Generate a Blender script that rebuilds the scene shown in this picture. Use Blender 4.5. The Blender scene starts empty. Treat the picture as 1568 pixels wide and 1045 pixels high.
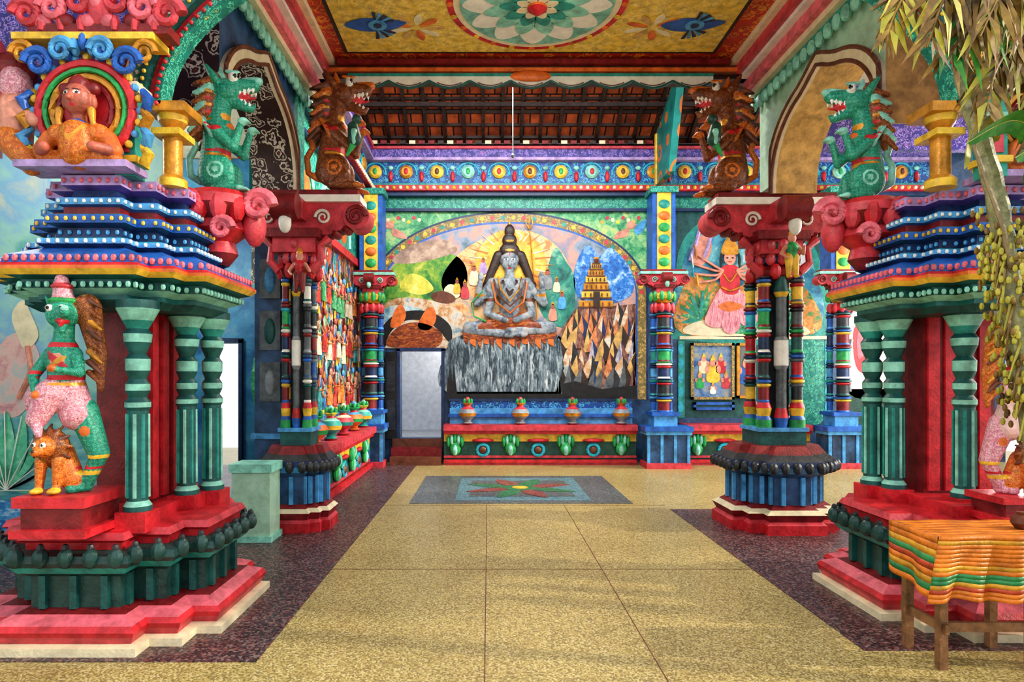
import bpy, bmesh, math, random
import numpy as np
from mathutils import Vector, Matrix
random.seed(7)
sc = bpy.context.scene
COL = sc.collection
try:
    sc.view_settings.view_transform = 'Standard'
    sc.view_settings.look = 'Medium High Contrast'
except Exception: pass

# ------------------------------------------------------------------ materials
def hx(h):
    r = [int(h[i:i+2], 16)/255 for i in (0, 2, 4)]
    return tuple(c/12.92 if c <= .04045 else ((c+.055)/1.055)**2.4 for c in r) + (1,)
def _new(name, rough, metal=0):
    m = bpy.data.materials.new(name); m.use_nodes = True
    nt = m.node_tree; b = nt.nodes['Principled BSDF']
    b.inputs['Roughness'].default_value = rough; b.inputs['Metallic'].default_value = metal
    tc = nt.nodes.new('ShaderNodeTexCoord')
    return m, nt, b, tc.outputs['Object']
def _noise(nt, co, s, d=5, r=.55):
    n = nt.nodes.new('ShaderNodeTexNoise'); n.inputs['Scale'].default_value = s
    n.inputs['Detail'].default_value = d; n.inputs['Roughness'].default_value = r
    nt.links.new(co, n.inputs['Vector']); return n
def _ramp(nt, fac, cols, const=False, pos=None):
    r = nt.nodes.new('ShaderNodeValToRGB'); cr = r.color_ramp
    cr.interpolation = 'CONSTANT' if const else 'LINEAR'
    n = len(cols)
    while len(cr.elements) < n: cr.elements.new(.5)
    for i, c in enumerate(cols):
        cr.elements[i].position = pos[i] if pos else (i/n if const else i/max(1, n-1))
    for i, c in enumerate(cols):
        cr.elements[i].color = hx(c)
    nt.links.new(fac, r.inputs['Fac']); return r
def _mix(nt, a, b, fac, mode='MIX'):
    m = nt.nodes.new('ShaderNodeMix'); m.data_type = 'RGBA'; m.blend_type = mode
    for v, k in ((a, 6), (b, 7), (fac, 0)):
        if hasattr(v, 'is_output'): nt.links.new(v, m.inputs[k])
        else: m.inputs[k].default_value = v
    return m.outputs[2]
def _bump(nt, b, h, s, dist=.01):
    if s <= 0: return
    n = nt.nodes.new('ShaderNodeBump'); n.inputs['Strength'].default_value = s
    n.inputs['Distance'].default_value = dist
    nt.links.new(h, n.inputs['Height']); nt.links.new(n.outputs[0], b.inputs['Normal'])
def mat(name, h, rough=.42, var=.26, s=9, bump=.35, bs=45, metal=0, dirt=None):
    m, nt, b, co = _new(name, rough, metal)
    n = _noise(nt, co, s, 6, .65)
    c = hx(h)
    lo = tuple(x*(1-var*1.7) for x in c[:3])+(1,); hi = tuple(min(1, x*(1+var)+.012) for x in c[:3])+(1,)
    r = nt.nodes.new('ShaderNodeValToRGB'); r.color_ramp.elements[0].position = .32; r.color_ramp.elements[1].position = .66
    r.color_ramp.elements[0].color = lo; r.color_ramp.elements[1].color = hi
    nt.links.new(n.outputs['Fac'], r.inputs['Fac'])
    nt.links.new(r.outputs[0], b.inputs['Base Color'])
    _bump(nt, b, _noise(nt, co, bs, 4).outputs['Fac'], bump)
    return m
def _distort(nt, co, amt, s):
    n = _noise(nt, co, s, 3)
    a = nt.nodes.new('ShaderNodeVectorMath'); a.operation = 'SUBTRACT'; a.inputs[1].default_value = (.5, .5, .5)
    nt.links.new(n.outputs['Color'], a.inputs[0])
    c = nt.nodes.new('ShaderNodeVectorMath'); c.operation = 'SCALE'; c.inputs['Scale'].default_value = amt
    nt.links.new(a.outputs[0], c.inputs[0])
    d = nt.nodes.new('ShaderNodeVectorMath'); d.operation = 'ADD'
    nt.links.new(co, d.inputs[0]); nt.links.new(c.outputs[0], d.inputs[1]); return d.outputs[0]
def pat(name, cols, s=6, line='151515', lw=.03, dist=.25, ds=4, rough=.5, mscale=None):
    m, nt, b, co = _new(name, rough)
    if mscale:
        mp = nt.nodes.new('ShaderNodeMapping'); mp.inputs['Scale'].default_value = mscale
        nt.links.new(co, mp.inputs['Vector']); co = mp.outputs[0]
    dco = _distort(nt, co, dist, ds)
    v = nt.nodes.new('ShaderNodeTexVoronoi'); v.inputs['Scale'].default_value = s; nt.links.new(dco, v.inputs['Vector'])
    sp = nt.nodes.new('ShaderNodeSeparateColor'); nt.links.new(v.outputs['Color'], sp.inputs[0])
    r = _ramp(nt, sp.outputs[0], cols, True)
    e = nt.nodes.new('ShaderNodeTexVoronoi'); e.feature = 'DISTANCE_TO_EDGE'; e.inputs['Scale'].default_value = s
    nt.links.new(dco, e.inputs['Vector'])
    lt = nt.nodes.new('ShaderNodeMath'); lt.operation = 'LESS_THAN'; lt.inputs[1].default_value = lw
    nt.links.new(e.outputs[0], lt.inputs[0])
    c = _mix(nt, r.outputs[0], hx(line), lt.outputs[0])
    n = _noise(nt, dco, s*3, 4)
    c = _mix(nt, c, _ramp(nt, n.outputs['Fac'], ['303030', 'ffffff'], pos=[.3, .6]).outputs[0], .55, 'MULTIPLY')
    nt.links.new(c, b.inputs['Base Color']); _bump(nt, b, e.outputs[0], .2)
    return m
def orn(name, bg, c1, c2, s=6, rnd=.35, rough=.45, dist=.05):
    m, nt, b, co = _new(name, rough)
    dco = _distort(nt, co, dist, s*1.3)
    v = nt.nodes.new('ShaderNodeTexVoronoi'); v.inputs['Scale'].default_value = s; v.inputs['Randomness'].default_value = rnd
    nt.links.new(dco, v.inputs['Vector'])
    r = _ramp(nt, v.outputs['Distance'], [c2, bg, c1, bg, c1, bg], True, [0, .1, .2, .3, .44, .52])
    n = _noise(nt, co, s*2, 4)
    c = _mix(nt, r.outputs[0], _ramp(nt, n.outputs['Fac'], ['606060', 'ffffff'], pos=[.3, .6]).outputs[0], .5, 'MULTIPLY')
    nt.links.new(c, b.inputs['Base Color']); _bump(nt, b, v.outputs['Distance'], .25)
    return m
def soft(name, cols, s=3, dist=.3, rough=.5, mscale=None, det=7, rot=None):
    m, nt, b, co = _new(name, rough)
    if mscale or rot:
        mp = nt.nodes.new('ShaderNodeMapping'); mp.inputs['Scale'].default_value = mscale or (1, 1, 1)
        if rot: mp.inputs['Rotation'].default_value = rot
        nt.links.new(co, mp.inputs['Vector']); co = mp.outputs[0]
    n = _noise(nt, _distort(nt, co, dist, s), s, det, .62)
    k = len(cols)
    r = _ramp(nt, n.outputs['Fac'], cols, pos=[.32+.36*i/(k-1) for i in range(k)])
    nt.links.new(r.outputs[0], b.inputs['Base Color']); return m
def brick(name, c1, c2, mortar):
    m, nt, b, co = _new(name, .7)
    t = nt.nodes.new('ShaderNodeTexBrick'); nt.links.new(co, t.inputs['Vector'])
    t.inputs['Color1'].default_value = hx(c1); t.inputs['Color2'].default_value = hx(c2); t.inputs['Mortar'].default_value = hx(mortar)
    t.inputs['Scale'].default_value = 1; t.inputs['Brick Width'].default_value = .21; t.inputs['Row Height'].default_value = .27; t.inputs['Mortar Size'].default_value = .014
    c = _mix(nt, t.outputs['Color'], _ramp(nt, _noise(nt, co, 6).outputs['Fac'], ['505050', 'ffffff'], pos=[.3, .65]).outputs[0], .7, 'MULTIPLY')
    nt.links.new(c, b.inputs['Base Color']); return m
def terrazzo(name, base, chips, s=60, rough=.4):
    m, nt, b, co = _new(name, rough)
    v = nt.nodes.new('ShaderNodeTexVoronoi'); v.inputs['Scale'].default_value = s; nt.links.new(co, v.inputs['Vector'])
    sp = nt.nodes.new('ShaderNodeSeparateColor'); nt.links.new(v.outputs['Color'], sp.inputs[0])
    r = _ramp(nt, sp.outputs[0], [base, base]+chips, True)
    n = _noise(nt, co, .8, 5)
    c = _mix(nt, r.outputs[0], hx(base), .3)
    c = _mix(nt, c, _ramp(nt, n.outputs['Fac'], ['bcb4a8', 'ffffff'], pos=[.3, .7]).outputs[0], .5, 'MULTIPLY')
    nt.links.new(c, b.inputs['Base Color'])
    mr = nt.nodes.new('ShaderNodeMapRange'); mr.inputs['To Min'].default_value = rough-.1; mr.inputs['To Max'].default_value = rough+.12
    nt.links.new(_noise(nt, co, 2.5, 4).outputs['Fac'], mr.inputs['Value']); nt.links.new(mr.outputs[0], b.inputs['Roughness'])
    b.inputs['Specular IOR Level'].default_value = .45
    return m

RED = mat('paint_red', 'c5202c'); DRED = mat('paint_dark_red', '7e1219'); PINK = mat('paint_pink', 'df6a78'); ROSE = mat('paint_rose', 'c83e4a')
TEAL = mat('paint_teal', '22958a'); DTEAL = mat('paint_dark_teal', '0c5552'); MINT = mat('paint_mint', '8ccfbc'); GREEN = mat('paint_green', '25a356')
DGREEN = mat('paint_bottle_green', '12493c'); BLUE = mat('paint_blue', '1f5fb4'); DBLUE = mat('paint_navy', '14305c'); SKY = mat('paint_sky_blue', '4f9dd4')
CYAN = mat('paint_cyan', '2bb0c8'); PURP = mat('paint_purple', '5f4a9a'); LILAC = mat('paint_lilac', 'b094c8'); YEL = mat('paint_yellow', 'e8bc3a')
GOLD = mat('paint_gold', 'd0902a', rough=.3, metal=.25); ORA = mat('paint_orange', 'dd7028'); BROWN = mat('paint_brown', '6b3a24'); DBR = mat('paint_dark_brown', '33201a')
WHITE = mat('paint_white', 'e6e4da', var=.08); CREAM = mat('paint_cream', 'e2d6b4', var=.1); BLACK = mat('paint_black', '0e0e10', bump=.1); GREY = mat('paint_grey', '8b9096')
SKIN = mat('skin_pink_paint', 'd8927c'); TERRA = mat('terracotta_skin', 'a85844'); STONE = mat('grey_stone', '5d6468', var=.35); CHAR = mat('charcoal', '262a30', var=.35)
SLATE = mat('slate_blue', '2b5078', var=.4, s=5); ABLUE = soft('aisle_blue_wall', ['143a66', '25689a', '4a90b8', '98a4a8'], 1.5, .4); WOOD = mat('dark_wood', '2c1a12', var=.35, s=14)
TAN = mat('tan_plaster', 'c9a25e'); BEIGE = mat('beige_plaster', 'd9ccab', var=.1); PALE = mat('pale_green_plaster', 'a9cdb4', var=.12)
GTEAL = orn('teal_scroll_paint', '1c8578', '63cfae', 'e9c64a', 12, .7, dist=.15)
BRSW = orn('brown_scroll_paint', '3b2622', 'cfc5b4', '7c3b2c', 6, .8, dist=.25)
PURO = orn('purple_floral_paint', '3f3a8e', 'a58bd8', 'e6708a', 11, .7, dist=.2)
REDO = orn('red_floral_paint', 'c8381f', 'e8902a', 'f0c850', 7, .5, dist=.15)
BLUO = orn('blue_floral_paint', '1d4f9a', '58b8d8', 'f0f0e0', 9, .5, dist=.15)
OLIV = orn('olive_floral_paint', '8a7a4a', 'd8b46a', 'd86a6a', 9, .5, dist=.15)
SCAL = orn('green_scales_paint', '1c8a70', '48b898', 'a8e0c8', 40, .2, dist=.02)
BRSC = orn('brown_scales_paint', '7c4020', 'b8702e', 'd8a050', 30, .3, dist=.03)
BRDK = orn('bronze_brown_fur_paint', '6e3a1e', 'a8602c', 'd89a48', 20, .5, dist=.06)
ORSC = orn('orange_fur_paint', 'd06a24', 'e8983c', '8a2f14', 26, .4, dist=.05)
PKSC = orn('pink_jewel_paint', 'd78598', 'f4d0d4', '8c2f4c', 34, .3)
CROWD = pat('crowd_mural_paint', ['1d6fb0', 'c94a2e', 'e2a43c', '2b8f86', 'e8dcc0', '3a4fa0', '8c2f2a', '5db0c8', '2e7d4a', 'd87a5a', '17324f'], 9, dist=.5, ds=5, mscale=(1, 1.3, .8))
SEAM = soft('sea_mural_paint', ['3a8aa8', '5fa8a8', '9accc0', '7fb0d0', 'c0c8b0', 'd8a088'], .9, 1.0)
SKYM = soft('sky_mural_paint', ['3f6a88', '6a8a9c', '9a8a9a', 'c89a88', '8a9ab0', '54707c'], 1.3, .6)
HALO = soft('halo_paint', ['d0661c', 'f0b040', 'fae89a'], 3)
ROCKB = soft('black_rock_paint', ['050607', '0a0d10', '1b2126', '39434a', 'b8c4c8'], 3.6, 1.0, mscale=(2.6, 1, .5))
ROCKR = soft('brown_rock_paint', ['1a1216', '4a2e2c', '7a4c40', '9a7868', '54505c'], 4.2, .7, mscale=(2.0, 1, .8), rot=(0, .5, 0))
ROCKO = soft('orange_rock_paint', ['8a4426', 'c87a46', 'ecb888'], 5, .7, mscale=(2.0, 1, .8), rot=(0, .5, 0))
ROCKL = soft('lilac_rock_paint', ['5a5870', '9a94a8', 'd8d4d8'], 5, .7, mscale=(2.0, 1, .8), rot=(0, .5, 0))
WATER = soft('waterfall_paint', ['101a22', '3a4c56', '8a9ca4', 'e0e4e0'], 5, .7, mscale=(2.4, 1, .45))
SAND = soft('river_paint', ['8a5a3a', 'c89a6a', 'd8d0c0', '6a90a0'], 3, .8)
FLAME = soft('blue_flame_paint', ['12307a', '2f7fd0', 'bfe0f0'], 4, .9)
TIGER = soft('tiger_paint', ['2a120c', '8a3c1c', 'd8802c'], 5, .8, mscale=(1, 1, 3))
TILE = brick('roof_tiles', 'c4602e', '8a3c20', '160c08')
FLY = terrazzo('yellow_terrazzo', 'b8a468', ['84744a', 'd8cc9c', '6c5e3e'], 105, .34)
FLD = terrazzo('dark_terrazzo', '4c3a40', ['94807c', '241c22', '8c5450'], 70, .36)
FLG = terrazzo('grey_terrazzo', '5c6468', ['84908f', '3c4448'], 70, .34)
CEILY = orn('yellow_ceiling_paint', 'edc850', 'f4dc84', 'd8a040', 7, .9, dist=.3)

# ------------------------------------------------------------------ mesh builder
class B:
    def __init__(s): s.v = []; s.f = []; s.m = []; s.mats = []; s.M = Matrix.Identity(4)
    def mi(s, m):
        if m not in s.mats: s.mats.append(m)
        return s.mats.index(m)
    def add(s, vs, fs, m):
        o = len(s.v); k = s.mi(m)
        for p in vs: s.v.append(tuple(s.M @ Vector(p)))
        for f in fs: s.f.append(tuple(i+o for i in f)); s.m.append(k)
    def box(s, x0, x1, y0, y1, z0, z1, m):
        s.add([(x, y, z) for x in (x0, x1) for y in (y0, y1) for z in (z0, z1)],
              [(0, 1, 3, 2), (4, 6, 7, 5), (0, 4, 5, 1), (2, 3, 7, 6), (0, 2, 6, 4), (1, 5, 7, 3)], m)
    def prism(s, pts, off, m, m2=None):
        n = len(pts); off = Vector(off)
        vs = [tuple(p) for p in pts]+[tuple(Vector(p)+off) for p in pts]
        s.add(vs, [tuple(range(n)), tuple(range(2*n-1, n-1, -1))], m)
        s.add(vs, [(i, (i+1) % n, n+(i+1) % n, n+i) for i in range(n)], m2 or m)
    def loft(s, rings, ms, cap=True):
        n = len(rings[0])
        for k in range(len(rings)-1):
            mm = ms[k] if isinstance(ms, list) else ms
            s.add(list(rings[k])+list(rings[k+1]), [(i, (i+1) % n, n+(i+1) % n, n+i) for i in range(n)], mm)
        if cap:
            s.add(rings[0], [tuple(range(n))], ms[0] if isinstance(ms, list) else ms)
            s.add(rings[-1], [tuple(range(n))], ms[-1] if isinstance(ms, list) else ms)
    def lathe(s, c, prof, ms, n=18, ax='z'):
        rings = []
        for r, z in prof:
            ring = []
            for i in range(n):
                a = 2*math.pi*i/n; p = (r*math.cos(a), r*math.sin(a))
                if ax == 'z': q = (c[0]+p[0], c[1]+p[1], c[2]+z)
                elif ax == 'y': q = (c[0]+p[0], c[1]+z, c[2]+p[1])
                else: q = (c[0]+z, c[1]+p[0], c[2]+p[1])
                ring.append(q)
            rings.append(ring)
        s.loft(rings, ms)
    def tube(s, pts, r, m, n=8):
        pts = [Vector(p) for p in pts]; k = len(pts); rings = []
        up = Vector((.13, .31, .94)).normalized()
        for i, p in enumerate(pts):
            t = (pts[min(k-1, i+1)]-pts[max(0, i-1)]).normalized()
            a = t.cross(up)
            if a.length < .1: a = t.cross(Vector((1, 0, 0)))
            a.normalize(); b = t.cross(a).normalized()
            rr = r[i] if isinstance(r, (list, tuple)) else r
            rings.append([tuple(p+(a*math.cos(2*math.pi*j/n)+b*math.sin(2*math.pi*j/n))*rr) for j in range(n)])
        s.loft(rings, m)
    def ell(s, c, r, m, n=12, k=7):
        if not isinstance(r, (list, tuple)): r = (r, r, r)
        vs = [(c[0], c[1], c[2]-r[2])]; fs = []
        for i in range(1, k):
            t = -math.pi/2+math.pi*i/k
            for j in range(n):
                a = 2*math.pi*j/n
                vs.append((c[0]+r[0]*math.cos(t)*math.cos(a), c[1]+r[1]*math.cos(t)*math.sin(a), c[2]+r[2]*math.sin(t)))
        vs.append((c[0], c[1], c[2]+r[2])); L = len(vs)-1
        for j in range(n):
            fs.append((0, 1+(j+1) % n, 1+j)); fs.append((L, L-n+j, L-n+(j+1) % n))
            for i in range(k-2):
                a = 1+i*n; fs.append((a+j, a+(j+1) % n, a+n+(j+1) % n, a+n+j))
        s.add(vs, fs, m)
    def ring(s, c, r, t, m, ax='y', n=24, a0=0, a1=2*math.pi, ry=None):
        pts = []
        for i in range(n+1):
            a = a0+(a1-a0)*i/n; u, w = r*math.cos(a), (ry or r)*math.sin(a)
            pts.append((c[0]+u, c[1], c[2]+w) if ax == 'y' else ((c[0]+u, c[1]+w, c[2]) if ax == 'z' else (c[0], c[1]+u, c[2]+w)))
        s.tube(pts, t, m, 6)
    def scroll(s, c, r, t, m, sg=1, turns=1.6, n=26):
        s.tube([(c[0]+sg*r*(1-.8*i/n)*math.cos(turns*2*math.pi*i/n), c[1], c[2]+r*(1-.8*i/n)*math.sin(turns*2*math.pi*i/n)) for i in range(n+1)], [t*(1-.5*i/n) for i in range(n+1)], m, 7)
    def obj(s, name, parent=None, ang=35):
        me = bpy.data.meshes.new(name); me.from_pydata(s.v, [], s.f)
        for m in s.mats: me.materials.append(m)
        me.polygons.foreach_set('material_index', s.m)
        bm = bmesh.new(); bm.from_mesh(me); bmesh.ops.recalc_face_normals(bm, faces=bm.faces); bm.to_mesh(me); bm.free()
        me.polygons.foreach_set('use_smooth', [True]*len(me.polygons))
        try: me.set_sharp_from_angle(angle=math.radians(ang))
        except Exception: pass
        o = bpy.data.objects.new(name, me); COL.objects.link(o)
        if parent: o.parent = parent
        return o
def T(x=0, y=0, z=0, s=1, mx=False, rz=0, ry=0):
    M = Matrix.Translation((x, y, z)) @ Matrix.Rotation(rz, 4, 'Z') @ Matrix.Rotation(ry, 4, 'Y') @ Matrix.Scale(s, 4)
    if mx: M = M @ Matrix.Diagonal((-1, 1, 1, 1))
    return M
def cat(pts, n=5, closed=True):
    out = []; k = len(pts)
    rng = range(k) if closed else range(k-1)
    for i in rng:
        if closed: p = [Vector(pts[(i+j-1) % k]) for j in range(4)]
        else: p = [Vector(pts[max(0, min(k-1, i+j-1))]) for j in range(4)]
        for q in range(n):
            t = q/n
            out.append(.5*((2*p[1])+(-p[0]+p[2])*t+(2*p[0]-5*p[1]+4*p[2]-p[3])*t*t+(-p[0]+3*p[1]-3*p[2]+p[3])*t**3))
    if not closed: out.append(Vector(pts[-1]))
    return out

# fused figures: tapered limbs and masses joined in ONE continuous remeshed surface
def figure(name, prims, M, voxel=.012, parent=None, paint=()):
    b = B(); b.M = M
    for p in prims:
        if p[0] == 'c':
            _, m, a, c, r0, r1 = p
            b.ell(a, r0, m, 14, 8); b.ell(c, r1, m, 14, 8); b.tube([a, c], [r0, r1], m, 14)
        else: b.ell(p[2], p[3], p[1], 16, 10)
    o = b.obj(name+'_tmp')
    md = o.modifiers.new('r', 'REMESH'); md.mode = 'VOXEL'; md.voxel_size = voxel
    sm = o.modifiers.new('s', 'SMOOTH'); sm.iterations = 2; sm.factor = .5
    dg = bpy.context.evaluated_depsgraph_get(); dg.update()
    me = bpy.data.meshes.new_from_object(o.evaluated_get(dg)); me.name = name
    bpy.data.objects.remove(o)
    n = len(me.polygons); cen = np.empty(n*3); me.polygons.foreach_get('center', cen)
    cen = np.c_[cen.reshape(-1, 3), np.ones(n)] @ np.array(M.inverted()).T; cen = cen[:, :3]
    def sdf(p):
        if p[0] == 'c':
            a, c = np.array(p[2], float), np.array(p[3], float); d = c-a
            t = np.clip(((cen-a) @ d)/max(1e-9, d @ d), 0, 1)
            return np.linalg.norm(cen-a-t[:, None]*d, axis=1)-(p[4]+(p[5]-p[4])*t)
        r = p[3] if isinstance(p[3], (list, tuple)) else (p[3],)*3; r = np.array(r)
        return (np.linalg.norm((cen-np.array(p[2]))/r, axis=1)-1)*r.min()
    mats = []; best = np.full(n, 1e9); idx = np.zeros(n, int)
    for p in prims:
        if p[1] not in mats: mats.append(p[1])
        d = sdf(p); k = d < best; best[k] = d[k]; idx[k] = mats.index(p[1])
    for p in paint:
        if p[1] not in mats: mats.append(p[1])
        idx[sdf(p) < 0] = mats.index(p[1])
    me.materials.clear()
    for m in mats: me.materials.append(m)
    me.polygons.foreach_set('material_index', idx.astype(np.int32))
    me.polygons.foreach_set('use_smooth', [True]*n)
    o = bpy.data.objects.new(name, me); COL.objects.link(o)
    if parent: o.parent = parent
    return o

# hall coordinates: X across the nave, Y into the hall, Z up (metres). Murals are drawn on a 12 mm grid.
def F(u, v): return ((u-748)*.012, 1.56-(v-578)*.012)
YW = 12.0
class Mural(B):
    yw = YW
    def fl(s, pts, m, L=1, sm=True, n=5):
        if sm: pts = [tuple(p) for p in cat([Vector((a, b)) for a, b in pts], n)]
        q = []
        for u, v in pts:
            x, z = F(u, v); q.append((x, s.yw-.004*L, z))
        s.prism(q, (0, .0035, 0), m)
    def el(s, u, v, ru, rv, m, L=1, n=28):
        s.fl([(u+ru*math.cos(2*math.pi*i/n), v+rv*math.sin(2*math.pi*i/n)) for i in range(n)], m, L, False)
    def ln(s, pts, r, m, L=1):
        pts = cat([Vector(p) for p in pts], 5, False)
        s.tube([(F(p[0], p[1])[0], s.yw-.004*L, F(p[0], p[1])[1]) for p in pts], r*.012, m, 6)
    def re(s, u0, u1, v0, v1, m, L=1): s.fl([(u0, v0), (u1, v0), (u1, v1), (u0, v1)], m, L, False)

# ------------------------------------------------------------------ floor
b = B()
b.box(-9, 11, -4, 14.5, -.1, 0, FLY)
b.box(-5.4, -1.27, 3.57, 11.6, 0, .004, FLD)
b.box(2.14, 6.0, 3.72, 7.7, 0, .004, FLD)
for x in (-.02, .92): b.box(x-.003, x+.003, -2, 8.0, 0, .0015, BROWN)
for y in (2.2, 5.3, 7.95): b.box(-1.27, 2.14, y-.003, y+.003, 0, .0015, BROWN)
b.box(-.98, 1.78, 8.05, 10.3, 0, .004, FLG)
INB = terrazzo('inlay_blue', '5f8a98', ['8ab0b8', '3f6470'], 60, .34); INR = terrazzo('inlay_rose', '8c4c44', ['b07a70', '5c302c'], 60, .34); ING = terrazzo('inlay_green', '2f7a50', ['5aa078', '1c5034'], 60, .34)
b.box(-.42, 1.3, 8.25, 10.05, 0, .006, INB)
b.box(-.25, 1.13, 8.5, 9.8, 0, .008, FLG); b.box(-.42, 1.3, 8.9, 9.4, 0, .009, INB)
for i in range(8):
    a = math.pi/4*i+math.pi/8; c = Vector((.44, 9.15)); d = Vector((math.cos(a), math.sin(a))); e = Vector((-d.y, d.x))
    pp = cat([c+d*.12, c+d*.4+e*.13, c+d*.8, c+d*.4-e*.13], 5)
    b.prism([(p.x, p.y, .010) for p in pp], (0, 0, .003), [INR, ING][i % 2])
b.lathe((.44, 9.15, .011), [(.22, 0), (.22, .004)], ING, 20); b.lathe((.44, 9.15, .015), [(.11, 0), (.11, .003)], YEL, 20)
b.obj('floor')

# ------------------------------------------------------------------ back wall
b = B()
x0, x1 = F(613, 0)[0], F(676, 0)[0]
b.box(-2.6, x0, 12, 12.25, 0, 6.2, SLATE); b.box(x1, 9.5, 12, 12.25, 0, 6.2, SLATE); b.box(x0, x1, 12, 12.25, F(0, 538)[1], 6.2, SLATE)
b.box(x0, x1, 12, 12.25, 0, .44, SLATE)
b.obj('wall_back')
b = B(); b.box(-3.2, .6, 13.9, 14, 0, 3, mat('back_room_plaster', 'dcdee2', var=.1)); b.box(-3.2, .6, 12.25, 13.9, .3, .44, GREY)
b.obj('wall_back_room')
b = B()
for xx in (x0-.06, x1): b.box(xx, xx+.06, 11.93, 12.0, .44, 2.08, DBLUE)
b.box(x0-.06, x1+.06, 11.93, 12.0, 2.04, 2.1, DBLUE)
b.box(x0-.26, x0-.05, 11.86, 11.93, .44, 2.02, BLACK)
for z in (.6, 1.3): b.box(x0-.23, x0-.08, 11.85, 11.87, z, z+.55, CHAR)
b.obj('door_1')
b = B()
for i in range(3): b.box(x0-.12, x1+.03, 11.5+.16*i, 11.84, .15*i, .15*(i+1), [BROWN, DRED, BROWN][i])
b.obj('door_steps')

# frieze
def zz(v): return F(0, v)[1]
def frieze(b, xa, xb, y, ax='x'):
    def bx(a0, a1, d, z0, z1, m):
        if ax == 'x': b.box(a0, a1, y-d, y, z0, z1, m)
        else: b.box(y, y+d, a0, a1, z0, z1, m)
    bx(xa, xb, .30, zz(236), zz(230), ROSE); bx(xa, xb, .26, zz(249), zz(236), PURO); bx(xa, xb, .30, zz(253), zz(249), LILAC)
    bx(xa, xb, .16, zz(286), zz(253), BLUO); bx(xa, xb, .22, zz(290), zz(286), TEAL); bx(xa, xb, .28, zz(298), zz(290), RED)
    bx(xa, xb, .2, zz(304), zz(298), DBLUE); bx(xa, xb, .05, zz(321), zz(304), GTEAL); bx(xa, xb, .09, zz(325), zz(321), DBLUE)
    x = xa+.3; i = 0
    while x < xb-.2:
        if ax == 'x':
            b.lathe((x, y-.16, zz(268)), [(.12, 0), (.12, -.03), (.08, -.06)], [YEL, [YEL, GOLD, YEL, MINT][i % 4]], 18, 'y')
            b.ell((x, y-.22, zz(268)), (.04, .03, .06), [GREEN, RED, BROWN][i % 3], 8, 5)
            b.ring((x, y-.17, zz(270)), .19, .018, CYAN, 'y', 14, -.2, math.pi+.2); b.ell((x+.28, y-.18, zz(275)), (.04, .04, .1), RED); b.ell((x+.28, y-.18, zz(262)), (.05, .03, .04), MINT)
        else:
            b.lathe((y+.16, x, zz(268)), [(.12, 0), (.12, .03), (.08, .06)], [YEL, GOLD], 18, 'x')
            b.ring((y+.17, x, zz(270)), .19, .018, CYAN, 'x', 14, -.2, math.pi+.2)
        x += .56; i += 1
    x = xa+.05
    while x < xb:
        if ax == 'x': b.ell((x, y-.28, zz(294)), .035, [CREAM, YEL][int(x*9) % 2], 8, 5)
        else: b.ell((y+.28, x, zz(294)), .035, CREAM, 8, 5)
        x += .12
b = B(); frieze(b, -2.35, 8.2, 12); b.obj('trim_frieze_back')
b = B(); frieze(b, 7.15, 11.65, -2.35, 'y'); b.obj('trim_frieze_left')

# ------------------------------------------------------------------ main shiva mural
m = Mural()
GRN2 = soft('spandrel_green_paint', ['1f6a4a', '3f9a6a', '8ac088', 'c8c878'], 4, .8)
m.fl([(573, 325), (990, 325), (990, 612), (684, 612), (684, 534), (573, 534)], GRN2, 1, False)
for k in range(16):
    u = 586+k*8 if k < 8 else 922+(k-8)*8; m.el(u, 334+3*(k % 3), 3, 3, [ROSE, CREAM, YEL][k % 3], 2, 10)
def arch(rx, ry, cy=452, n=40, cx=778):
    return [(cx+rx, 612)]+[(cx+rx*math.cos(math.pi*i/n), cy-ry*math.sin(math.pi*i/n)) for i in range(n+1)]+[(cx-rx, 534), (684, 534), (684, 612)]
m.fl(arch(214, 128), DBLUE, 2, False); m.fl(arch(211, 125), OLIV, 3, False); m.fl(arch(198, 112), BLUE, 4, False); m.fl(arch(195, 109), SKYM, 5, False)
for k in range(40):
    a = math.pi*(k+.5)/40; m.el(778+204.5*math.cos(a), 452-118.5*math.sin(a), 3.4, 3.4, [ROSE, YEL, TEAL][k % 3], 4, 10)
HG = soft('hill_green_paint', ['1f5a34', '3f8a3c', '8fb03a', 'd0c860'], 3, .6); TEA = soft('hill_teal_paint', ['12504e', '2a8a7a', '8ac0a0'], 3, .6)
m.fl([(588, 470), (592, 430), (606, 404), (630, 392), (668, 384), (704, 396), (716, 424), (704, 456), (650, 470), (610, 480)], HG, 6)
m.fl([(600, 400), (630, 376), (680, 368), (700, 384), (670, 396), (630, 404)], soft('left_cloud_paint', ['6a5a54', 'a88a78', 'd8c0a8'], 4), 6.3)
m.fl([(612, 440), (628, 420), (650, 426), (664, 444), (640, 452)], soft('hill_yellow_paint', ['8aa030', 'd8d050', 'f0e890'], 5), 7)
m.fl([(690, 470), (676, 430), (700, 392), (740, 366), (790, 352), (838, 366), (868, 400), (876, 450), (860, 500), (780, 520), (710, 510)], soft('sunset_paint', ['7a4a44', 'c8804a', 'e8c084', 'a89aa0', '7a8a9c'], 2.4, .6), 6)
m.fl([(825, 470), (836, 420), (850, 380), (866, 400), (880, 430), (876, 490), (850, 500)], TEA, 7)
m.el(782, 408, 54, 56, HALO, 8); m.el(782, 403, 38, 40, YEL, 9)
for i in range(30):
    a = 2*math.pi*i/30; c, s_ = math.cos(a), math.sin(a)
    m.fl([(782+38*c-1.4*s_, 405+40*s_+1.4*c), (782+38*c+1.4*s_, 405+40*s_-1.4*c), (782+68*c, 407+64*s_)], [HALO, CREAM, ORA][i % 3], 10, False)
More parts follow.
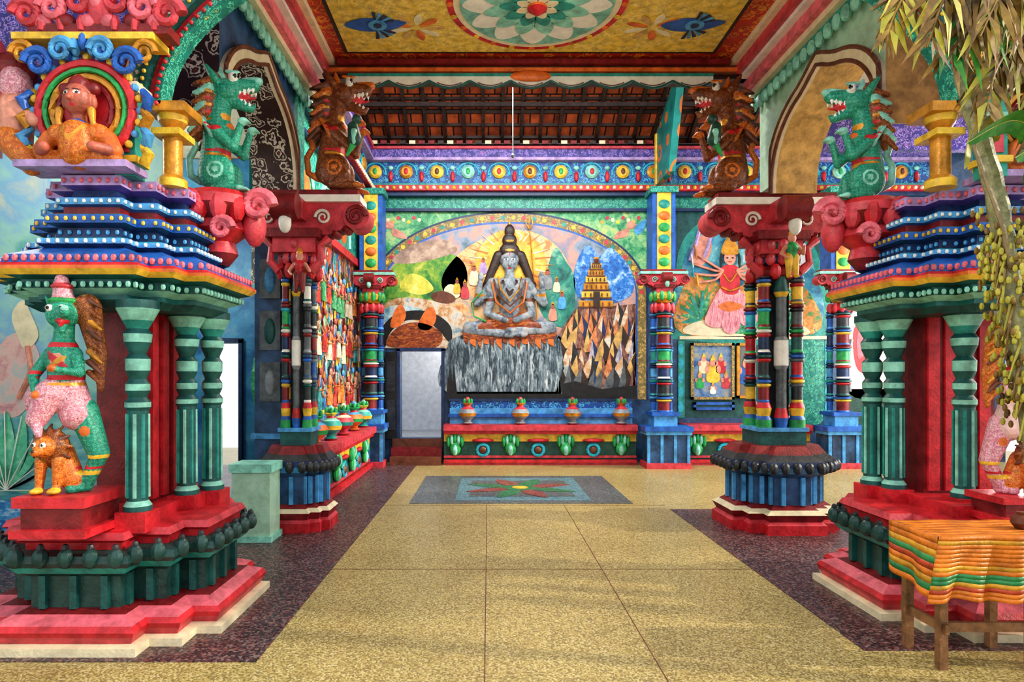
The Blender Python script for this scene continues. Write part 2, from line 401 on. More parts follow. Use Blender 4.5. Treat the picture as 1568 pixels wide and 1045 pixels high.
# river and dark bank on the left
m.fl([(575, 500), (590, 466), (620, 456), (668, 462), (704, 476), (720, 500), (700, 532), (600, 533), (578, 530)], SAND, 7)
m.fl([(576, 490), (596, 470), (630, 470), (660, 482), (640, 486), (612, 480), (590, 494), (577, 510)], soft('river_blue_paint', ['4a8aa8', 'a8c8d0', 'e8e8e0'], 5), 7.5)
m.fl([(576, 532), (582, 508), (600, 486), (630, 476), (664, 480), (690, 500), (690, 526), (672, 506), (650, 492), (620, 492), (598, 510), (590, 532)], BLACK, 8)
m.fl([(594, 530), (600, 510), (622, 496), (650, 496), (676, 510), (672, 530), (640, 533)], TIGER, 9)
m.fl([(598, 500), (606, 474), (616, 468), (622, 484), (612, 500)], ORA, 9); m.fl([(640, 500), (652, 476), (664, 472), (668, 490), (656, 506)], ORA, 9)
m.fl([(660, 452), (674, 446), (690, 450), (698, 458), (690, 464), (668, 462)], BROWN, 10); m.fl([(680, 446), (688, 436), (700, 440), (704, 454), (692, 458)], CREAM, 9)
for (u, v, c1, q) in [(726, 412, CREAM, .7), (838, 418, GREY, .7), (712, 436, ROSE, .6), (740, 400, LILAC, .55), (860, 452, SKY, .6), (846, 470, SKIN, .6), (700, 432, YEL, .5), (852, 430, CREAM, .5)]:
    m.el(u, v, 5*q, 6*q, TERRA, 12); m.fl([(u-7*q, v+7*q), (u+7*q, v+7*q), (u+10*q, v+34*q), (u-10*q, v+34*q)], c1, 11); m.fl([(u-5*q, v-4*q), (u, v-13*q), (u+5*q, v-4*q)], GOLD, 12, False)
m.fl([(878, 430), (884, 398), (900, 376), (918, 392), (932, 380), (950, 392), (968, 420), (966, 452), (930, 466), (888, 458)], FLAME, 7)
for i, (w, v) in enumerate([(26, 472), (22, 458), (19, 446), (16, 435), (12, 425), (8, 415), (4, 406)]):
    m.re(912-w, 912+w, v-11, v, [GOLD, YEL][i % 2], 12+i); m.re(912-w-2, 912+w+2, v-2, v, BROWN, 13+i)
    for k in range(-2, 3): m.re(912+k*w*.38-1, 912+k*w*.38+1, v-8, v-3, BROWN, 20+i)
m.re(907, 917, 448, 472, DBR, 30); m.fl([(909, 406), (912, 392), (915, 406)], CREAM, 12, False)
# mountains: rows of facetted peaks, lit left flank / shaded right flank
rk = random.Random(11)
m.fl([(842, 611), (842, 540), (862, 500), (880, 474), (973, 466), (973, 611)], ROCKR, 9, False)
L = 10
for row in range(6):
    v0_ = 466+row*19; u = 884-row*9
    while u < 972:
        w = rk.uniform(10, 18); h = rk.uniform(34, 52); v = v0_+rk.uniform(-7, 7); vb = min(604, v+h); pk = u+rk.uniform(-3, 3)
        uu = min(972, u+w); lf = max(843, u-w)
        c1 = rk.choice([ROCKO, ROCKO, ROCKL, SAND, TAN]) if row < 5 else rk.choice([ROCKR, STONE, ROCKO]); c2 = rk.choice([ROCKR, DBR, CHAR, DBLUE])
        m.fl([(lf, vb), (lf+w*.45, (v+vb)/2-3), (pk, v), (u+1, (v+vb)/2+4), (u-3, vb)], c1, L, False)
        m.fl([(u-3, vb), (u+1, (v+vb)/2+4), (pk, v), (uu-w*.4, (v+vb)/2-4), (uu, vb)], c2, L+.1, False)
        u += w*1.15; L += .3
m.fl([(684, 600), (684, 536), (700, 516), (760, 506), (835, 508), (866, 530), (862, 600)], WATER, 9)
for k in range(26):
    u = 690+k*6.6; h = rk.uniform(24, 56); m.fl([(u-5, 606), (u-1, 600-h), (u+1.5, 600-h+6), (u+6, 606)], [ROCKB, CHAR, BLACK][k % 3], L+k*.1, False)
m.fl([(684, 611), (686, 578), (700, 590), (730, 582), (760, 592), (800, 582), (840, 592), (880, 584), (920, 596), (973, 590), (973, 611)], BLACK, L+4, False)
for sg, u in ((1, 597), (-1, 966)):
    m.el(u, 345, 7, 6, SKIN, 4); m.fl([(u+sg*4, 350), (u+sg*20, 356), (u+sg*26, 366), (u+sg*6, 362)], SKIN, 3); m.fl([(u-sg*5, 350), (u-sg*22, 336), (u-sg*20, 352), (u-sg*10, 360)], SKY, 3)
m.ln([(590, 318), (700, 316), (778, 314), (880, 316), (985, 318)], 1.6, BLUE, 5)
mural = m.obj('shiva_mural')
def R(u, v, y=0): return ((u-780)*.012, y, (510-v)*.012)
BS = soft('ash_skin_paint', ['353f4a', '6a7680', '9ca6ac', 'b89c88'], 7, .2)
pr = [('e', BS, R(780, 404), (.15, .13, .19)), ('c', BS, R(780, 418), R(780, 430), .08, .09),
      ('c', BS, R(780, 444), R(780, 486), .21, .16), ('c', BS, R(757, 438), R(803, 438), .11, .11), ('e', BS, R(772, 444, -.08), (.11, .1, .09)), ('e', BS, R(788, 444, -.08), (.11, .1, .09)),
      ('c', BS, R(756, 438), R(733, 466), .095, .075), ('c', BS, R(733, 466), R(738, 436, -.15), .07, .045), ('e', BS, R(739, 428, -.16), (.055, .05, .09)),
      ('c', BS, R(804, 438), R(829, 466), .095, .075), ('c', BS, R(829, 466), R(825, 436, -.15), .07, .045), ('e', BS, R(825, 428, -.16), (.055, .05, .09)),
      ('c', BS, R(758, 446), R(748, 482, -.08), .085, .065), ('c', BS, R(748, 482, -.08), R(774, 492, -.22), .065, .05),
      ('c', BS, R(802, 446), R(812, 482, -.08), .085, .065), ('c', BS, R(812, 482, -.08), R(788, 492, -.22), .065, .05),
      ('c', BS, R(770, 499), R(722, 503, -.05), .13, .11), ('c', BS, R(720, 506, -.05), R(782, 514, -.16), .09, .06), ('e', BS, R(796, 514, -.18), (.12, .07, .05)),
      ('c', BS, R(790, 499), R(838, 503, -.05), .13, .11), ('c', BS, R(840, 506, -.05), R(778, 509, -.16), .09, .06),
      ('c', TIGER, R(764, 495), R(796, 495), .18, .18), ('c', TIGER, R(756, 501, -.02), R(738, 503, -.04), .14, .12), ('c', TIGER, R(804, 501, -.02), R(822, 503, -.04), .14, .12),
      ('e', DBR, R(780, 388, .03), (.18, .12, .15)), ('e', DBR, R(780, 373), (.13, .1, .13)), ('e', DBR, R(780, 359), (.09, .08, .12)),
      ('c', DBR, R(764, 395, .05), R(746, 440, .05), .09, .06), ('c', DBR, R(796, 395, .05), R(814, 440, .05), .09, .06), ('c', GOLD, R(780, 350), R(780, 342), .03, .015),
      ('c', BS, R(780, 404, -.12), R(780, 410, -.15), .02, .03)]
pt = [('e', WHITE, R(775, 402, -.12), (.035, .06, .02)), ('e', WHITE, R(785, 402, -.12), (.035, .06, .02)), ('e', RED, R(780, 415, -.12), (.04, .06, .015)),
      ('e', BLACK, R(775, 402, -.12), (.014, .07, .018)), ('e', BLACK, R(785, 402, -.12), (.014, .07, .018)), ('e', BLACK, R(774, 398.5, -.12), (.045, .06, .008)), ('e', BLACK, R(786, 398.5, -.12), (.045, .06, .008)),
      ('e', RED, R(780, 394, -.13), (.015, .06, .03)), ('c', DBR, R(767, 428, -.1), R(780, 455, -.2), .03, .03), ('c', DBR, R(793, 428, -.1), R(780, 455, -.2), .03, .03),
      ('c', GOLD, R(762, 474, -.2), R(798, 474, -.2), .025, .025), ('e', GOLD, R(735, 455, -.05), (.12, .14, .03)), ('e', GOLD, R(828, 455, -.05), (.12, .14, .03)), ('e', BROWN, R(752, 462, -.05), (.12, .2, .03)), ('e', BROWN, R(808, 462, -.05), (.12, .2, .03)), ('c', GOLD, R(768, 388, -.1), R(792, 388, -.1), .025, .025), ('c', GOLD, R(771, 374, -.1), R(789, 374, -.1), .02, .02)]
sx, sz = F(780, 510)
M_ = Matrix.Translation((sx, 11.90, sz)) @ Matrix.Diagonal((1.06, .6, 1.02, 1))
shiva = figure('seated_shiva_relief', pr, M_, .0125, paint=pt)
bb = B()
def Q(u, v, y=0): return (F(u, v)[0], 11.90+y*.6, F(u, v)[1])
for w, off in ((30, 0), (22, -8), (34, 10)): bb.tube([Q(780-w*.8, 430+off*.4, -.12), Q(780-w*.6, 455+off, -.24), Q(780, 472+off, -.32), Q(780+w*.6, 455+off, -.24), Q(780+w*.8, 430+off*.4, -.12)], .017, [BROWN, GOLD, ORA][(off < 0)+2*(off > 0)], 6)
bb.tube([Q(810, 345, .05), Q(818, 440, .02), Q(824, 515, 0)], .012, GOLD, 6)
for k in (-1, 0, 1): bb.tube([Q(810, 352), Q(810+5*k, 345), Q(810+4*k, 332)], [.014, .014, .004], GOLD, 6)
bb.ring(Q(792, 366, -.1), .07, .014, WHITE, 'y', 12, -1.2, 1.4)
bb.tube([Q(740, 448, -.18), Q(722, 466, -.1), Q(726, 486, -.1), Q(744, 494, -.16)], .014, GREEN, 6)
for k in range(14):
    u = 714+k*9.8; bb.prism([Q(u-5, 513, -.1), Q(u+5, 513, -.1), Q(u+3+2*(k % 2), 528+4*(k % 3), -.1), Q(u-3, 524+3*(k % 2), -.1)], (0, .05, 0), [TIGER, ORA][k % 2])
bb.prism([Q(u, v, .06) for u, v in ((708, 510), (852, 510), (848, 520), (712, 520))], (0, -.1, 0), TIGER)
bb.prism([Q(u, v, .1) for u, v in ((704, 520), (856, 520), (862, 560), (850, 600), (700, 600), (696, 560))], (0, -.1, 0), WATER)
for k in range(46):
    u = 700+k*3.5; h = rk.uniform(14, 62); bb.prism([Q(u-3, 603, -.02), Q(u-1, 600-h, -.02), Q(u+1, 598-h*.9, -.02), Q(u+4, 603, -.02)], (0, .02+.001*k, 0), [ROCKB, BLACK, CHAR, BLACK, GREY][k % 5])
bb.obj('shiva_seat_ornaments', shiva)

# ------------------------------------------------------------------ ledges
def motif_ledge(name, xa, xb, y0, y1, ztop=.72, ax='x'):
    b = B()
    def bx(a0, a1, d0, z0, z1, m):
        if ax == 'x': b.box(a0, a1, y0-d0, y1, z0, z1, m)
        else: b.box(y1, y0+d0, a0, a1, z0, z1, m)
    bx(xa, xb, .05, 0, .05, ROSE); bx(xa, xb, .08, .05, .1, RED); bx(xa, xb, 0, .1, .5, DGREEN); bx(xa, xb, .03, .13, .17, ROSE)
    bx(xa, xb, .02, .42, .56, YEL); bx(xa, xb, .10, .56, .62, RED); bx(xa, xb, .14, .62, ztop, ROSE)
    i = 0; x = xa+.2; st = .49
    def pp(u, d, z): return (u, y0-d, z) if ax == 'x' else (y0+d, u, z)
    def el(u, d, z, ru, rz, m):
        c = pp(u, d, z); b.ell(c, (ru, .05, rz) if ax == 'x' else (.05, ru, rz), m, 10, 6)
    while x < xb-.1:
        if i % 2 == 0:
            for k in (-2, -1, 0, 1, 2): el(x+.06*k, .04, .48-.03*abs(k), .035, .1, [GREEN, MINT][k % 2])
            el(x, .03, .3, .10, .13, GREEN); el(x, .05, .27, .05, .1, MINT)
        else:
            b.ring(pp(x, .02, .27), .10, .03, CYAN, 'y' if ax == 'x' else 'x', 14); el(x, .02, .27, .07, .07, BROWN); el(x, .03, .44, .2, .035, RED)
        x += st; i += 1
    return b.obj(name)
motif_ledge('painted_ledge', -.79, 2.62, 11.6, 12)
motif_ledge('painted_ledge', 3.5, 5.7, 11.6, 12)
motif_ledge('painted_ledge', 7.5, 11.15, -2.05, -2.35, ax='y')
b = B()
b.box(-.7, 2.6, 11.8, 12, .72, 1.0, SKY); b.box(-.72, 2.62, 11.76, 12, .84, .90, BLUE); b.box(-.7, 2.6, 11.86, 12, 1.0, 1.15, BLUO); b.box(-.72, 2.62, 11.84, 12, 1.13, 1.17, DBLUE)
b.obj('mural_plinth')
def stepblock(name, x0, x1, y0, y1, h):
    b = B(); b.box(x0-.04, x1+.04, y0-.04, y1, 0, .1, ROSE); b.box(x0, x1, y0, y1, .1, h-.14, SLATE)
    b.box(x0-.05, x1+.05, y0-.05, y1, h-.14, h-.08, SKY); b.box(x0-.07, x1+.07, y0-.07, y1, h-.08, h, BLUE)
    n = max(2, int((x1-x0)/.2))
    for i in range(n+1):
        x = x0+(x1-x0)*i/n; b.box(x-.025, x+.025, y0-.02, y0, .1, h-.14, SKY)
    return b.obj(name)
stepblock('pillar_plinth', 2.72, 3.4, 11.1, 11.56, .72); stepblock('pillar_plinth', -2.3, -1.85, 11.25, 11.66, .75); stepblock('pillar_plinth', 5.8, 6.5, 11.1, 11.56, .72)
def pot(x, y, z, s=1, cs=(SKY, YEL, GREEN)):
    b = B(); b.M = T(x, y, z, s)
    b.lathe((0, 0, 0), [(.09, 0), (.1, .03), (.06, .06), (.07, .09), (.15, .16), (.17, .22), (.13, .29), (.07, .33), (.06, .36), (.10, .40), (.08, .41)],
            [DRED, cs[0], cs[0], cs[0], cs[1], cs[0], cs[2], RED, cs[1], cs[1]], 16)
    b.ell((0, 0, .45), (.05, .05, .07), cs[2], 10, 6)
    for k in range(5):
        a = k*1.256; b.ell((.07*math.cos(a), .07*math.sin(a), .43), (.03, .03, .06), GREEN, 8, 5)
    return b.obj('kalasha_pot')
for u in (716, 797, 877, 952): pot((u-748)*.01155, 11.58, .72, .95, (GREY, GOLD, ROSE))
for k, y in enumerate((7.95, 8.7, 9.45, 10.2, 10.95)): pot(-2.10, y, .72, .9, [(ORA, GREEN, SKY), (TEAL, YEL, MINT), (ROSE, TEAL, CREAM)][k % 3])

# ------------------------------------------------------------------ colonnettes and pillars
PAL = [DRED, BLUE, YEL, CHAR, DTEAL, RED, DBLUE, WHITE, RED, GREEN, DRED, CYAN]
def colonnette(b, x, y, z0, z1, r, cols=PAL, n=6, seg=14, off=0):
    """turned shaft: long drums separated by triple beads"""
    H = (z1-z0)/n; prof = [(r*.9, 0)]; ms = []; z = 0
    for i in range(n):
        g = lambda k: cols[(i*3+k+off) % len(cols)]
        prof += [(r*.92, z+H*.04), (r*.86, z+H*.10), (r*.86, z+H*.60), (r*1.12, z+H*.66), (r*1.12, z+H*.72), (r*.8, z+H*.75), (r*1.18, z+H*.80), (r*1.18, z+H*.88), (r*.8, z+H*.91), (r*1.05, z+H*.95), (r*1.05, z+H)]
        ms += [g(1), g(1), g(0), g(2), g(2), g(2), g(1), g(1), g(1), g(3), g(3)]; z += H
    b.lathe((x, y, z0), prof, ms, seg)
def lotus(b, x, y, z, r, h, m, m2, n=10):
    b.lathe((x, y, z), [(r*.45, 0), (r*.9, h*.35), (r, h*.7), (r*.7, h)], m, 16)
    for i in range(n):
        a = 2*math.pi*i/n; b.ell((x+r*.88*math.cos(a), y+r*.88*math.sin(a), z+h*.6), (r*.22, r*.22, h*.5), m2, 8, 6)
def plan(a, bb_, c, d, cx, cy, z):
    a, e, f = a+d, bb_+d, c+d
    q = [(a, f), (e, f), (e, e), (f, e), (f, a)]
    pts = list(q)+[(-x, y) for x, y in reversed(q)]+[(-x, -y) for x, y in q]+[(x, -y) for x, y in reversed(q)]
    return [(cx+x, cy+y, z) for x, y in pts]
def stack(b, cx, cy, abc, lv, ms):
    b.loft([plan(*abc, d, cx, cy, z) for z, d in lv], ms)
def along(pl, step):
    out = []; n = len(pl)
    for i in range(n):
        a, c = Vector(pl[i]), Vector(pl[(i+1) % n]); L = (c-a).length; k = max(1, int(L/step))
        for j in range(k): out.append(a.lerp(c, (j+.5)/k))
    return out
def bracket(b, x, y, z, w, s, mA=ROSE, mB=DRED, mC=WHITE, arms=(1, -1), yarm=True):
    b.box(x-.3*s, x+.3*s, y-.3*s, y+.3*s, z, z+.1*s, mB); b.box(x-.24*s, x+.24*s, y-.24*s, y+.24*s, z-.16*s, z, mA)
    for sg in arms:
        b.prism([(x, y-.14*s, z+.42*s), (x+sg*w, y-.14*s, z+.42*s), (x+sg*w, y-.14*s, z+.24*s), (x+sg*w*.75, y-.14*s, z+.12*s), (x+sg*w*.4, y-.14*s, z+.02*s), (x, y-.14*s, z+.02*s)], (0, .28*s, 0), mA, mB)
        b.lathe((x+sg*w, y-.17*s, z+.26*s), [(.15*s, 0), (.15*s, .34*s)], mA, 16, 'y'); b.scroll((x+sg*w, y-.19*s, z+.26*s), .12*s, .03*s, mB, sg)
        b.scroll((x+sg*w*.45, y-.16*s, z+.25*s), .09*s, .02*s, mC, -sg)
        for k in range(3): b.ell((x+sg*w*(.45+.18*k), y, z+(.04+.05*k)*s), (.06*s, .16*s, .06*s), mB, 10, 6)
    if yarm:
        b.box(x-.12*s, x+.12*s, y-w*.8, y+.2*s, z+.2*s, z+.42*s, mA); b.lathe((x-.14*s, y-w*.8, z+.28*s), [(.14*s, 0), (.14*s, .28*s)], mB, 14, 'x')
        b.ell((x, y-w*.8, z+.1*s), (.07*s, .07*s, .12*s), mC)
    b.box(x-w-.05, x+w+.05, y-.2*s, y+.2*s, z+.42*s, z+.5*s, mC); b.box(x-w-.02, x+w+.02, y-.18*s, y+.18*s, z+.5*s, z+.56*s, mB)

def small_deity(M, c1, c2, name='deity_figurine', parent=None):
    pr = [('e', SKIN, (0, 0, .86), (.09, .09, .11)), ('c', GOLD, (0, 0, .95), (0, 0, 1.1), .08, .02), ('c', SKIN, (0, 0, .72), (0, 0, .8), .05, .05),
          ('c', c1, (0, 0, .65), (0, 0, .48), .13, .1), ('c', c2, (-.06, 0, .45), (-.08, -.02, .05), .1, .05), ('c', c2, (.06, 0, .45), (.08, -.02, .05), .1, .05),
          ('c', SKIN, (.13, 0, .68), (.24, -.02, .52), .05, .04), ('c', SKIN, (.24, -.02, .52), (.2, -.15, .66), .04, .03), ('c', SKIN, (-.13, 0, .68), (-.24, -.02, .52), .05, .04), ('c', SKIN, (-.24, -.02, .52), (-.16, -.14, .42), .04, .03),
          ('c', c2, (.08, 0, .03), (.08, -.12, .02), .04, .03), ('c', c2, (-.08, 0, .03), (-.08, -.12, .02), .04, .03)]
    return figure(name, pr, M, .012*M.to_scale()[1]*1.2, parent)

def mid_pillar(cx, cy, bs, ks, name, cold):
    b = B(); A = (.60*bs, .48*bs, .32*bs)
    lv = [(0, 0), (.1, 0), (.13, -.04), (.2, .0), (.24, -.06), (.28, -.12), (.55, -.12), (.6, -.05), (.66, 0), (.72, -.02), (.78, -.1), (.86, -.16)]
    stack(b, cx, cy, A, [(z, d*bs) for z, d in lv], [RED, ROSE, DRED, CREAM, DRED, SLATE, SLATE, SKY, DBLUE, CHAR, DRED])
    for p in along(plan(*A, -.0, cx, cy, .66), .11): b.ell(p, (.045, .045, .06), CHAR, 8, 6)
    for p in along(plan(*A, -.11*bs, cx, cy, .42), .16): b.box(p.x-.02, p.x+.02, p.y-.02, p.y+.02, .28, .56, SKY)
    q = .25*ks
    b.box(cx-q, cx+q, cy-q, cy+q, .86, 1.0, DTEAL); b.box(cx-q-.02, cx+q+.02, cy-q-.02, cy+q+.02, 1.0, 1.04, SKY)
    c_ = .12*ks; b.box(cx-c_, cx+c_, cy-c_, cy+c_, 1.0, 3.0, CHAR)
    o_ = .18*ks
    for i, (dx, dy) in enumerate(((-o_, -o_), (o_, -o_), (-o_, o_), (o_, o_))):
        cols = PAL if i % 2 == (0 if cold else 1) else [STONE, CHAR, WHITE, DTEAL, STONE, SLATE, BLUE, STONE, GREY, DRED, CHAR]
        if not cold: cols = PAL if i % 2 == 0 else [DRED, CHAR, YEL, STONE, RED, BLUE, STONE, DTEAL, GREEN, DRED, STONE]
        b.lathe((cx+dx, cy+dy, 1.04), [(.085*ks, 0), (.085*ks, .08), (.065*ks, .12), (.08*ks, .2), (.06*ks, .26)], [GREEN, BLUE, YEL, RED], 14)
        colonnette(b, cx+dx, cy+dy, 1.3, 2.6, .066*ks, cols, 5, 14, i)
    b.lathe((cx, cy-o_*1.1, 1.04), [(.06*ks, 0), (.075*ks, .1), (.055*ks, .2), (.055*ks, .6), (.075*ks, .64), (.075*ks, .9), (.055*ks, .94), (.055*ks, 1.35), (.08*ks, 1.4), (.055*ks, 1.56)], [BLUE, RED, STONE, GREY, WHITE, GREY, STONE, YEL, DTEAL], 14)
    ks = (ks+1)/2
    lotus(b, cx, cy, 2.55, .27*ks, .17, DRED, RED); lotus(b, cx, cy, 2.70, .25*ks, .14, DBLUE, ROSE, 12); b.box(cx-.2*ks, cx+.2*ks, cy-.2*ks, cy+.2*ks, 2.8, 2.98, DRED); lotus(b, cx, cy, 2.84, .27*ks, .14, DTEAL, ROSE, 12)
    for sg in (-1, 1): b.tube([(cx+sg*.2*ks, cy-.15, 2.65), (cx+sg*.32*ks, cy-.15, 2.75), (cx+sg*.3*ks, cy-.15, 2.9), (cx+sg*.4*ks, cy-.12, 3.0)], [.05, .04, .035, .05], ROSE, 8)
    bracket(b, cx, cy, 2.98, .62, .9)
    return b.obj(name)
mid_pillar(3.03, 6.95, .92, .95, 'carved_pillar', False); mid_pillar(-1.98, 6.85, .6, .62, 'carved_pillar', True)
small_deity(T(3.02, 6.5, 2.55, .46), GREEN, YEL); small_deity(T(-1.88, 6.5, 2.4, .42), RED, DRED)

def wall_pillar(cx, cy, name='carved_wall_pillar', z0=.72):
    b = B()
    b.box(cx-.2, cx+.2, cy-.2, cy+.2, z0, z0+.18, SKY); b.box(cx-.24, cx+.24, cy-.24, cy+.24, z0+.18, z0+.24, BLUE)
    colonnette(b, cx, cy-.08, z0+.24, 2.7, .115, PAL, 6, 16)
    for s_ in (-1, 1): colonnette(b, cx+.14*s_, cy+.08, z0+.24, 2.7, .06, [BLUE, SKY, DBLUE, DBLUE, TEAL], 6, 10)
    lotus(b, cx, cy, 2.65, .2, .18, RED, ROSE); lotus(b, cx, cy, 2.85, .22, .18, YEL, GREEN)
    bracket(b, cx, cy, 3.1, .36, .58, ROSE, DRED, MINT); b.box(cx-.12, cx+.12, cy-.1, cy+.1, 3.4, 4.75, YEL)
    for k in range(6): b.ell((cx, cy-.1, 3.55+k*.2), (.1, .04, .08), [GREEN, ORA, TEAL][k % 3], 10, 6)
    b.box(cx-.2, cx-.12, cy-.08, cy+.3, 3.4, 4.75, BLUE); b.box(cx+.12, cx+.2, cy-.08, cy+.3, 3.4, 4.75, BLUE); b.box(cx-.24, cx+.24, cy-.14, cy+.3, 4.75, 4.85, GTEAL)
    return b.obj(name)
wall_pillar(3.03, 11.36, z0=.72); wall_pillar(6.12, 11.36, z0=.72); wall_pillar(-2.05, 11.47, z0=.75)

# ------------------------------------------------------------------ right-hand murals on back wall
m = Mural()
m.re(1037, 1272, 325, 640, DTEAL, 1)
m.fl([(1036, 500), (1036, 400), (1060, 350), (1110, 330), (1170, 328), (1220, 350), (1255, 400), (1258, 520), (1036, 520)], TEAL, 2)
m.fl([(1042, 500), (1044, 410), (1070, 362), (1120, 345), (1170, 345), (1215, 365), (1246, 410), (1246, 505)], soft('teal_sky_paint', ['12405a', '2f80a0', '6ab0b8', 'd8e0d0'], 2.4, .6), 3)
m.fl([(1046, 512), (1046, 440), (1075, 420), (1120, 445), (1160, 420), (1200, 430), (1240, 450), (1244, 512)], soft('goddess_landscape', ['174a34', '3a8a4a', 'c87a3a', 'e0b060', '2f6a80'], 3.5, .8), 4)
LEAFG = soft('green_fan_paint', ['0f4a34', '2f9a6a', 'a8dcb0'], 6, .4)
for k in range(9):
    a = math.radians(150+k*17); m.fl([(1076, 486), (1076+14*math.cos(a)-4*math.sin(a), 486+16*math.sin(a)+4*math.cos(a)), (1076+34*math.cos(a), 486+40*math.sin(a)), (1076+14*math.cos(a)+4*math.sin(a), 486+16*math.sin(a)-4*math.cos(a))], [LEAFG, TEAL][k % 2], 5+.1*k)
m.fl([(1052, 512), (1050, 500), (1085, 490), (1130, 500), (1190, 490), (1230, 500), (1230, 514), (1120, 516)], CREAM, 6)
# striped mount with head turned to the viewer
m.fl([(1120, 508), (1128, 480), (1160, 466), (1190, 462), (1216, 470), (1226, 490), (1220, 510), (1206, 510), (1200, 492), (1170, 494), (1150, 510)], LEAFG, 7)
for k in range(6): m.ln([(1150+k*11, 470-k*1.0), (1153+k*11, 480), (1149+k*11, 490)], .9, DGREEN, 8)
m.el(1204, 456, 15, 14, LEAFG, 9); m.el(1199, 452, 3, 2.4, WHITE, 10); m.el(1210, 452, 3, 2.4, WHITE, 10); m.el(1199, 452, 1.3, 1.6, BLACK, 11); m.el(1210, 452, 1.3, 1.6, BLACK, 11); m.el(1204, 463, 6, 3.5, RED, 10); m.el(1192, 444, 4, 4, LEAFG, 10); m.el(1217, 444, 4, 4, LEAFG, 10)
SARI = soft('sari_rose', ['a04a5a', 'd88a98', 'f0c8c0'], 8, .5, mscale=(3, 1, .6))
m.fl([(1078, 494), (1090, 462), (1104, 440), (1124, 438), (1142, 458), (1160, 488), (1140, 500), (1118, 484), (1100, 502)], SARI, 12)
m.fl([(1104, 502), (1110, 474), (1124, 470), (1132, 500), (1118, 512)], SARI, 13); m.fl([(1098, 470), (1116, 462), (1136, 470), (1116, 478)], ORA, 14)
m.fl([(1102, 442), (1104, 410), (1128, 410), (1130, 445), (1116, 452)], RED, 13); m.el(1116, 396, 9, 11, SKIN, 15)
m.fl([(1105, 393), (1104, 404), (1101, 412), (1100, 396), (1106, 384), (1126, 384), (1132, 396), (1131, 412), (1128, 404), (1127, 393), (1116, 386)], BLACK, 15.5)
m.fl([(1104, 390), (1106, 374), (1116, 362), (1126, 374), (1128, 390)], GOLD, 16); m.el(1112, 396, 1.6, 1.2, BLACK, 16); m.el(1120, 396, 1.6, 1.2, BLACK, 16); m.el(1116, 402, 3, 1, RED, 16)
m.ln([(1106, 420), (1116, 432), (1126, 420)], 1.2, GOLD, 14); m.ln([(1102, 440), (1116, 446), (1132, 440)], 1.4, GOLD, 15)
for sg in (-1, 1):
    for k in range(4):
        a = math.radians(-35+k*26); u, v = 1116+sg*(26+10*math.cos(a)*3), 418+34*math.sin(a)-8
        m.ln([(1116+sg*10, 415), (1116+sg*22, 418+16*math.sin(a)), (u, v)], 2.0, SKIN, 12); m.ln([(u, v+6), (u+sg*3, v-14)], 1.2, [GOLD, WHITE, CYAN, YEL][k], 13)
m.fl([(1205, 425), (1192, 400), (1200, 372), (1222, 366), (1238, 384), (1238, 414)], soft('white_beast_paint', ['8a94a0', 'd8dce0', 'ffffff'], 7), 6)
for u in (1055, 1075): m.ln([(u, 400), (u+8, 380), (u+16, 352)], 3, LILAC, 4)
m.fl([(1056, 396), (1066, 366), (1086, 362), (1088, 388), (1072, 408)], SKIN, 5)
m.re(1040, 1272, 515, 520, CREAM, 6)
for u in (1038, 1262): m.re(u, u+10, 522, 640, TEAL, 5)
for v in range(5):
    for u in (1042, 1266): m.el(u, 535+v*22, 4, 8, CYAN, 6)
m.fl([(1222, 640), (1230, 560), (1224, 524), (1262, 524), (1262, 640)], GTEAL, 4)
m.obj('goddess_mural')
def framed(name, u0, u1, v0, v1, bg, figs, frame=GOLD):
    m = Mural(); m.yw = 11.96
    m.re(u0, u1, v0, v1, frame, 1); m.re(u0+4, u1-4, v0+4, v1-4, bg, 3)
    for (a0, a1, c0, c1) in ((u0, u1, v0, v0+4), (u0, u1, v1-4, v1), (u0, u0+4, v0, v1), (u1-4, u1, v0, v1)):
        p, q = F(a0, c1), F(a1, c0); m.box(p[0], q[0], 11.91, 11.958, p[1], q[1], frame)
    for (u, v, s, c) in figs:
        m.fl([(u-9*s, v+24*s), (u-7*s, v+6*s), (u, v+2*s), (u+7*s, v+6*s), (u+9*s, v+24*s), (u, v+28*s)], c, 5); m.el(u, v, 4.5*s, 5.5*s, SKIN, 6); m.fl([(u-4*s, v-3*s), (u, v-12*s), (u+4*s, v-3*s)], YEL, 7, False)
        m.el(u-8*s, v+9*s, 3*s, 5*s, SKIN, 6); m.el(u+8*s, v+9*s, 3*s, 5*s, SKIN, 6)
    return m.obj(name)
framed('framed_deity_picture', 1056, 1122, 526, 612, soft('icon_blue', ['24508a', '6a8ab0', 'b0a070'], 5), [(1076, 550, .8, CREAM), (1102, 550, .8, RED), (1090, 556, 1.1, YEL), (1070, 576, .7, GREEN), (1110, 576, .7, ROSE), (1090, 590, .5, WHITE)], OLIV)
framed('framed_deity_picture', 1126, 1152, 526, 610, soft('icon_tan', ['8a6a4a', '5a7a8a'], 3), [(1140, 558, 1.1, BLUE)])
framed('small_notice_plaque', 1060, 1122, 616, 628, DTEAL, [], BLUE)
m = Mural(); m.re(1295, 1420, 400, 600, SKY, 1)
m.fl([(1295, 600), (1295, 480), (1310, 455), (1345, 460), (1380, 500), (1385, 600)], WHITE, 2); m.fl([(1310, 560), (1306, 510), (1320, 490), (1332, 530), (1326, 570)], RED, 3); m.fl([(1314, 550), (1312, 515), (1322, 500), (1326, 535)], PINK, 4)
m.ln([(1300, 600), (1297, 560), (1303, 520)], 3, GREY, 4); m.re(1295, 1420, 596, 650, DGREEN, 2)
m.obj('elephant_mural')

